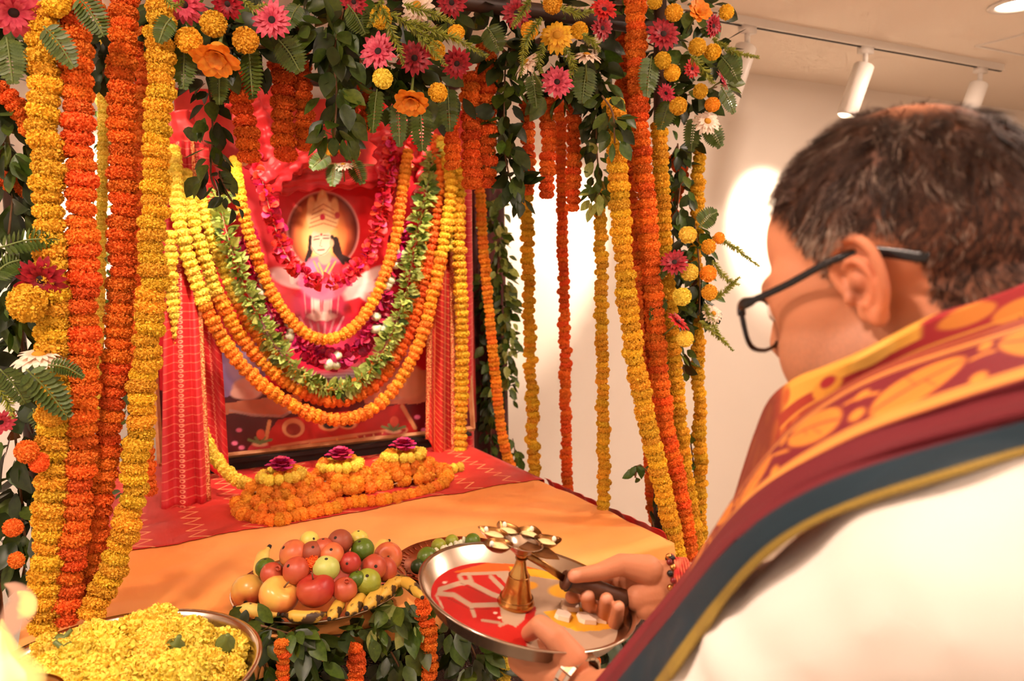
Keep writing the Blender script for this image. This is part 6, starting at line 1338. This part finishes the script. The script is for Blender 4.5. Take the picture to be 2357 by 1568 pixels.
# ------------------------------------------------------------------ shawl
rows = [(0.0, [(2480, 690, .57), (2357, 735, .56), (2200, 785, .555), (2059, 833, .56), (1948, 888, .58), (1837, 966, .61), (1760, 1054, .64), (1694, 1143, .67), (1635, 1235, .70), (1575, 1325, .72), (1480, 1440, .74), (1380, 1560, .76), (1310, 1640, .77)]),
        (0.30, [(2480, 762, .53), (2357, 800, .52), (2200, 850, .52), (2059, 895, .53), (1930, 950, .55), (1815, 1030, .585), (1740, 1100, .62), (1680, 1175, .65), (1630, 1245, .68), (1575, 1330, .71), (1482, 1444, .735), (1384, 1562, .755), (1316, 1642, .765)]),
        (0.50, [(2480, 830, .50), (2357, 866, .49), (2210, 912, .495), (2100, 950, .50), (1976, 998, .52), (1830, 1075, .56), (1745, 1135, .60), (1685, 1195, .635), (1635, 1258, .665), (1580, 1335, .695), (1488, 1448, .725), (1390, 1565, .75), (1322, 1644, .76)]),
        (0.74, [(2480, 945, .475), (2357, 978, .47), (2200, 1022, .475), (2000, 1080, .495), (1850, 1140, .53), (1735, 1210, .57), (1650, 1288, .61), (1580, 1370, .65), (1500, 1470, .69), (1415, 1575, .73), (1350, 1655, .75)]),
        (0.94, [(2480, 1000, .47), (2357, 1031, .465), (2200, 1078, .47), (2000, 1140, .49), (1870, 1190, .52), (1760, 1258, .555), (1665, 1355, .60), (1585, 1460, .645), (1505, 1570, .69), (1430, 1670, .72)]),
        (1.0, [(2480, 1014, .468), (2357, 1046, .464), (2200, 1094, .468), (2000, 1157, .488), (1875, 1208, .518), (1770, 1278, .553), (1680, 1375, .598), (1602, 1482, .643), (1522, 1595, .688), (1445, 1695, .72)])]
NUs, NVs = 420, 150
def fd(d): t = min(1, max(0, (d-.58)/.17)); return d*(0.865+0.135*t*t*(3-2*t))
def sheet(rows, nu, nv):
    R_ = [(v, spline([at(q[0], q[1], fd(q[2])) for q in pts], n=nu)) for v, pts in rows]; G_ = []
    vv_ = [r[0] for r in R_]
    for j in range(nv):
        v = j/(nv-1); k = max(0, min(len(vv_)-2, int(np.searchsorted(vv_, v, 'right')-1))); t = (v-vv_[k])/(vv_[k+1]-vv_[k])
        for i in range(nu): G_.append(R_[k][1][i].lerp(R_[k+1][1][i], t))
    return G_
def drape_over(G_, gap):
    out = []
    for p in G_:
        d = p-CAM; L_ = d.length; d = d/L_; h = bvk.ray_cast(CAM, d, 3.0)
        if h[0] is not None and h[3] < L_+gap: p = CAM+d*(h[3]-gap)
        out.append(p)
    return out
def relax(G_, nu, nv, it):
    A = np.array([tuple(p) for p in G_]).reshape(nv, nu, 3)
    for _ in range(it):
        B = A.copy(); B[1:-1, 1:-1] = (A[:-2, 1:-1]+A[2:, 1:-1]+A[1:-1, :-2]+A[1:-1, 2:])/4; B[0, 1:-1] = (A[0, :-2]+A[0, 2:])/2; B[-1, 1:-1] = (A[-1, :-2]+A[-1, 2:])/2; A = B
    return [Vector(p) for p in A.reshape(-1, 3)]
G1 = drape_over(relax(drape_over(sheet(rows, NUs, NVs), 0.012), NUs, NVs, 60), 0.004)
G1 = relax(G1, NUs, NVs, 6)
uu, vvv = np.meshgrid(np.linspace(0, 1, NUs), np.linspace(0, 1, NVs)); uu = uu.ravel(); vvv = vvv.ravel()
G1 = [p-FW*(0.0035*math.sin(v*40+u*6)*(v > .5)*(v < .74)) for p, u, v in zip(G1, uu, vvv)]
LEN = 62.0; X_, Y_ = uu*LEN, vvv*9.4           # shawl coordinates in centimetres
P = Paint(X_, Y_, (116, 10, 26)); OR = (218, 134, 44); BR_c = (206, 112, 40)
P.lay((Y_ < 0.75)*0.9, (150, 62, 30))
def wave(X): return 2.85+0.45*np.sin(X*2*math.pi/8.0)
P.lay(np.clip((0.16-np.abs(Y_-wave(X_)))/0.1, 0, 1), OR)
for k in range(9):
    cx = 3.0+k*7.0; up_ = 1 if k % 2 else -1
    P.ell(cx, 2.85+0.25*up_, 2.9, 1.40, (116, 10, 26), 0.15, rot=0.30*up_); P.ell(cx, 2.85+0.25*up_, 2.6, 1.12, OR, 0.15, rot=0.30*up_); P.ell(cx, 2.85+0.25*up_, 2.3, 0.95, BR_c, 0.5, rot=0.30*up_, al=.35); P.line([(cx-2.3, 2.85-0.45*up_), (cx, 2.85+0.25*up_), (cx+2.3, 2.85+0.95*up_)], 0.14, (150, 40, 36), soft=.1)
    P.line([(cx-1.1, 3.6), (cx-.3, 2.9)], .08, (160, 60, 36), soft=.08); P.line([(cx+.9, 2.2), (cx+.2, 3.0)], .08, (160, 60, 36), soft=.08)
    P.ell(cx+3.4, 2.0+0.3*up_, .45, .35, OR, .15); P.ell(cx+3.4, 3.8-0.2*up_, .5, .32, OR, .15)
for y, wd_ in ((0.95, .14), (1.22, .08), (4.25, .09), (4.55, .22)): P.lay(np.clip((wd_-np.abs(Y_-y))/0.06, 0, 1), (226, 150, 66))
P.lay((Y_ > 4.85)*1.0, (104, 8, 24)); P.lay(np.exp(-((Y_-6.0)/0.10)**2)*.8, (96, 8, 22)); P.lay(np.clip((Y_-6.93)/0.05, 0, 1), (2, 36, 50)); P.lay(np.clip((Y_-8.85)/0.05, 0, 1), (128, 104, 34)); P.lay((Y_ > 8.9)*(np.sin(X_*14+Y_*8) > .2)*.6, (164, 136, 52))  # thin dark line paints the crease shade of the maroon fold
P.lay(ss(X_, 36, 43)*(Y_ < 4.9), (120, 14, 30)); C1 = P.C
def shawl_mesh(name, G_, nu, nv, C_):
    b = MB(); b.add([p-mo for p in G_], [(j*nu+i, j*nu+i+1, (j+1)*nu+i+1, (j+1)*nu+i) for j in range(nv-1) for i in range(nu-1)])
    me = b.mesh(name, 'shawl_cloth'); colour_attr(me, C_); o = link(name, me, man); s = o.modifiers.new('thickness', 'SOLIDIFY'); s.thickness = 0.0025; s.offset = 0; return o
pm('shawl_cloth', (1, 1, 1), 0.8, attr='print', sheen=0.03, bump=0.15, bscale=900)
o = shawl_mesh('shawl', G1, NUs, NVs, C1); o['label'] = 'red shawl with orange leaf border, teal edge and gold hem'
rows2 = [(0.0, [(2480, 600, .63), (2357, 652, .62), (2250, 694, .61), (2130, 736, .605), (1990, 808, .615), (1900, 846, .635), (1830, 874, .66), (1772, 922, .69), (1738, 1000, .71), (1710, 1085, .72), (1685, 1160, .73), (1640, 1240, .74)]),
         (0.12, [(2480, 606, .605), (2357, 658, .60), (2250, 700, .59), (2130, 744, .585), (1990, 818, .595), (1900, 858, .62), (1832, 888, .65), (1776, 936, .685), (1742, 1010, .705), (1713, 1092, .717), (1688, 1165, .727), (1642, 1243, .738)]),
         (1.0, [(2480, 730, .60), (2357, 772, .59), (2200, 822, .585), (2059, 870, .595), (1948, 925, .615), (1840, 1005, .645), (1770, 1090, .67), (1700, 1180, .70), (1655, 1250, .725), (1600, 1320, .74)])]
n2u, n2v = 300, 70; G2 = drape_over(sheet(rows2, n2u, n2v), 0.022); u2, v2 = np.meshgrid(np.linspace(0, 1, n2u), np.linspace(0, 1, n2v)); u2 = u2.ravel(); v2 = v2.ravel()
X_, Y_ = u2*46, v2*5.0; P = Paint(X_, Y_, (168, 52, 30)); P.lay(np.clip((23-X_)/4, 0, 1)*.8, (160, 26, 38))
P.lay((Y_ < 1.9)*ss(X_, 12.0, 12.6)*(1-ss(X_, 25, 28)), (232, 166, 62)); P.ell(19.5, 2.2, 1.7, 1.0, (226, 150, 50), .2); P.ell(19.3, 1.7, .9, .6, (170, 34, 40), .2); P.ell(15.5, 1.2, 1.6, .9, (238, 180, 80), .2)
P.ell(9, 1.4, 2.2, .9, (214, 128, 44), .2); P.ell(5, 2.6, 2.2, 1, (214, 128, 44), .2)
for k in range(10): P.ell(26+k*2.3, 1.0+1.6*(k % 2), .9, .6, (196, 92, 36), .3); P.ell(24+k*2.3, 3.4, .7, .5, (196, 92, 36), .3)
P.lay(np.clip((.14-np.abs(Y_-3.0))/.06, 0, 1)*(X_ < 27), (224, 150, 60)); P.lay(ss(X_, 26, 30)*.8, (112, 44, 18))  # brown reverse of the lower fold, with its shade painted in
o = shawl_mesh('shawl_collar', G2, n2u, n2v, P.C); o['label'] = 'gold bordered fold of the shawl around the neck'
# ------------------------------------------------------------------ eyeglasses
pm('black_acetate', hx(16, 14, 16), 0.25)
g = MATS['lens_clear'] = bpy.data.materials.new('lens_clear'); g.use_nodes = True; nt = g.node_tree; bs = nt.nodes['Principled BSDF']; bs.inputs['Roughness'].default_value = 0.02; bs.inputs['Alpha'].default_value = 0.12; bs.inputs['Base Color'].default_value = (0.9, 0.9, 0.9, 1)
ge = empty('eyeglasses', hl(9.4, 0, 0), 'black rectangular eyeglasses worn by the man', 'eyeglasses')
GO = Vector((0, 0, 0))
for s in (-1, 1):
    cy, cz = s*3.55, -0.5
    ring = []
    for k in range(33):
        t = 2*math.pi*k/32; ex = lambda v: math.copysign(abs(v)**0.55, v); yy = 3.0*ex(math.cos(t)); zz = 2.15*ex(math.sin(t)); zz = zz if zz > 0 else zz*(1-0.10*abs(yy)/3)
        ring.append(hl(10.6-0.035*(abs(cy+yy))**1.6, cy+yy, cz+zz))
    b = MB(); b.tube(ring, [(0.0016, 0.0022)]*33, 8, False); b.tube(ring[1:16], [(0.0022, 0.0034)]*15, 8); put('rim', b, 'black_acetate', ge)
    b = MB(); c_ = hl(10.5-0.035*3.5**1.6, cy, cz); b.add([c_]+ring[:32], [(0, i+1, (i+1) % 32+1) for i in range(32)]); put('lens', b, 'lens_clear', ge)
    b = MB(); T_ = spline([hl(9.75, s*6.75, 1.0), hl(8.9, s*7.35, 1.1), hl(5.0, s*7.75, 1.65), hl(1.0, s*7.95, 2.45), hl(-1.5, s*7.75, 2.3), hl(-4.8, s*7.8, 0.9)], n=30); b.tube(T_, [(0.0014, 0.0042)]*4+[(0.0013, 0.0030)]*18+[(0.0016, 0.0042)]*8, 10, flat=l0); put('temple', b, 'black_acetate', ge)
    b = MB(); b.ball(hl(9.62, s*7.0, 1.15), 0.0011, 8, 6); put('rivet', b, 'steel', ge)
b = MB(); b.tube(spline([hl(10.45, -0.75, 0.2), hl(10.75, 0, 0.55), hl(10.45, 0.75, 0.2)], n=8), 0.002, 8); put('bridge', b, 'black_acetate', ge)
# ------------------------------------------------------------------ wristwatch, thread and beads
wd0 = at(1326, 1566, 0.884); wax = (at(1362, 1602, 0.865)-at(1285, 1538, 0.90)).normalized(); we = empty('wristwatch', wd0, 'steel bracelet wristwatch on the left wrist', 'watch')
pm('rose_gold', hx(214, 150, 112), 0.25, metal=1.0)
WB = basis(wax, -FW)
for k in range(18):
    a = 2*math.pi*k/18; c_ = wd0+WB @ Vector((0.0315*math.cos(a), 0.0315*math.sin(a), 0)); R3 = WB @ Matrix.Rotation(a, 3, 'Z')
    b = MB(); b.box(c_, (0.0032, 0.0100, 0.016), R3); put('link', b, 'steel', we, False)
    b = MB(); b.box(c_+R3 @ Vector((0.0006, 0, 0)), (0.0032, 0.0098, 0.006), R3); put('centre_link', b, 'rose_gold', we, False)
a = -2.2; c_ = wd0+WB @ Vector((0.034*math.cos(a), 0.034*math.sin(a), 0)); q = basis((c_-wd0).normalized()).to_4x4(); q.translation = c_
b = MB(); b.lathe([(0.001, -0.003), (0.017, -0.003), (0.0185, 0.001), (0.0175, 0.004), (0.015, 0.005), (0.001, 0.005)], 28, q); put('case', b, 'steel', we)
bw = at(1543, 1336, 1.022); bax = (at(1572, 1338, 1.02)-at(1510, 1335, 1.025)).normalized(); BB = basis(bax, UP)
be = empty('bead_bracelet', bw, 'black red and gold bead bracelet on the right wrist', 'bracelet'); pm('bead_black', hx(18, 14, 14), 0.25); pm('bead_red', hx(120, 16, 22), 0.3)
for k in range(22):
    a = 2*math.pi*k/22; b = MB(); b.ball(bw+BB @ Vector((0.0305*math.cos(a), 0.0305*math.sin(a), 0.002*(-1)**k)), 0.0042, 10, 7); put('bead', b, ['bead_black', 'bead_red', 'brass'][(k*7) % 3], be)
te = empty('sacred_wrist_thread', at(1566, 1338, 1.02), 'red thread wound many times round the right wrist', 'thread'); tw = Vector(te.location); pm('red_thread', hx(196, 40, 34), 0.8, hx(230, 120, 80), 60)
for k in range(7):
    b = MB(); o_ = bax*(0.0028*(k-3)); b.tube([tw+o_+BB @ Vector((0.0295*math.cos(t*.2618), 0.0295*math.sin(t*.2618), 0.001*math.sin(t+k))) for t in range(25)], 0.0016, 6, False); put('strand', b, 'red_thread', te)
for o in bpy.data.objects:
    if '_local' in o: del o['_local']
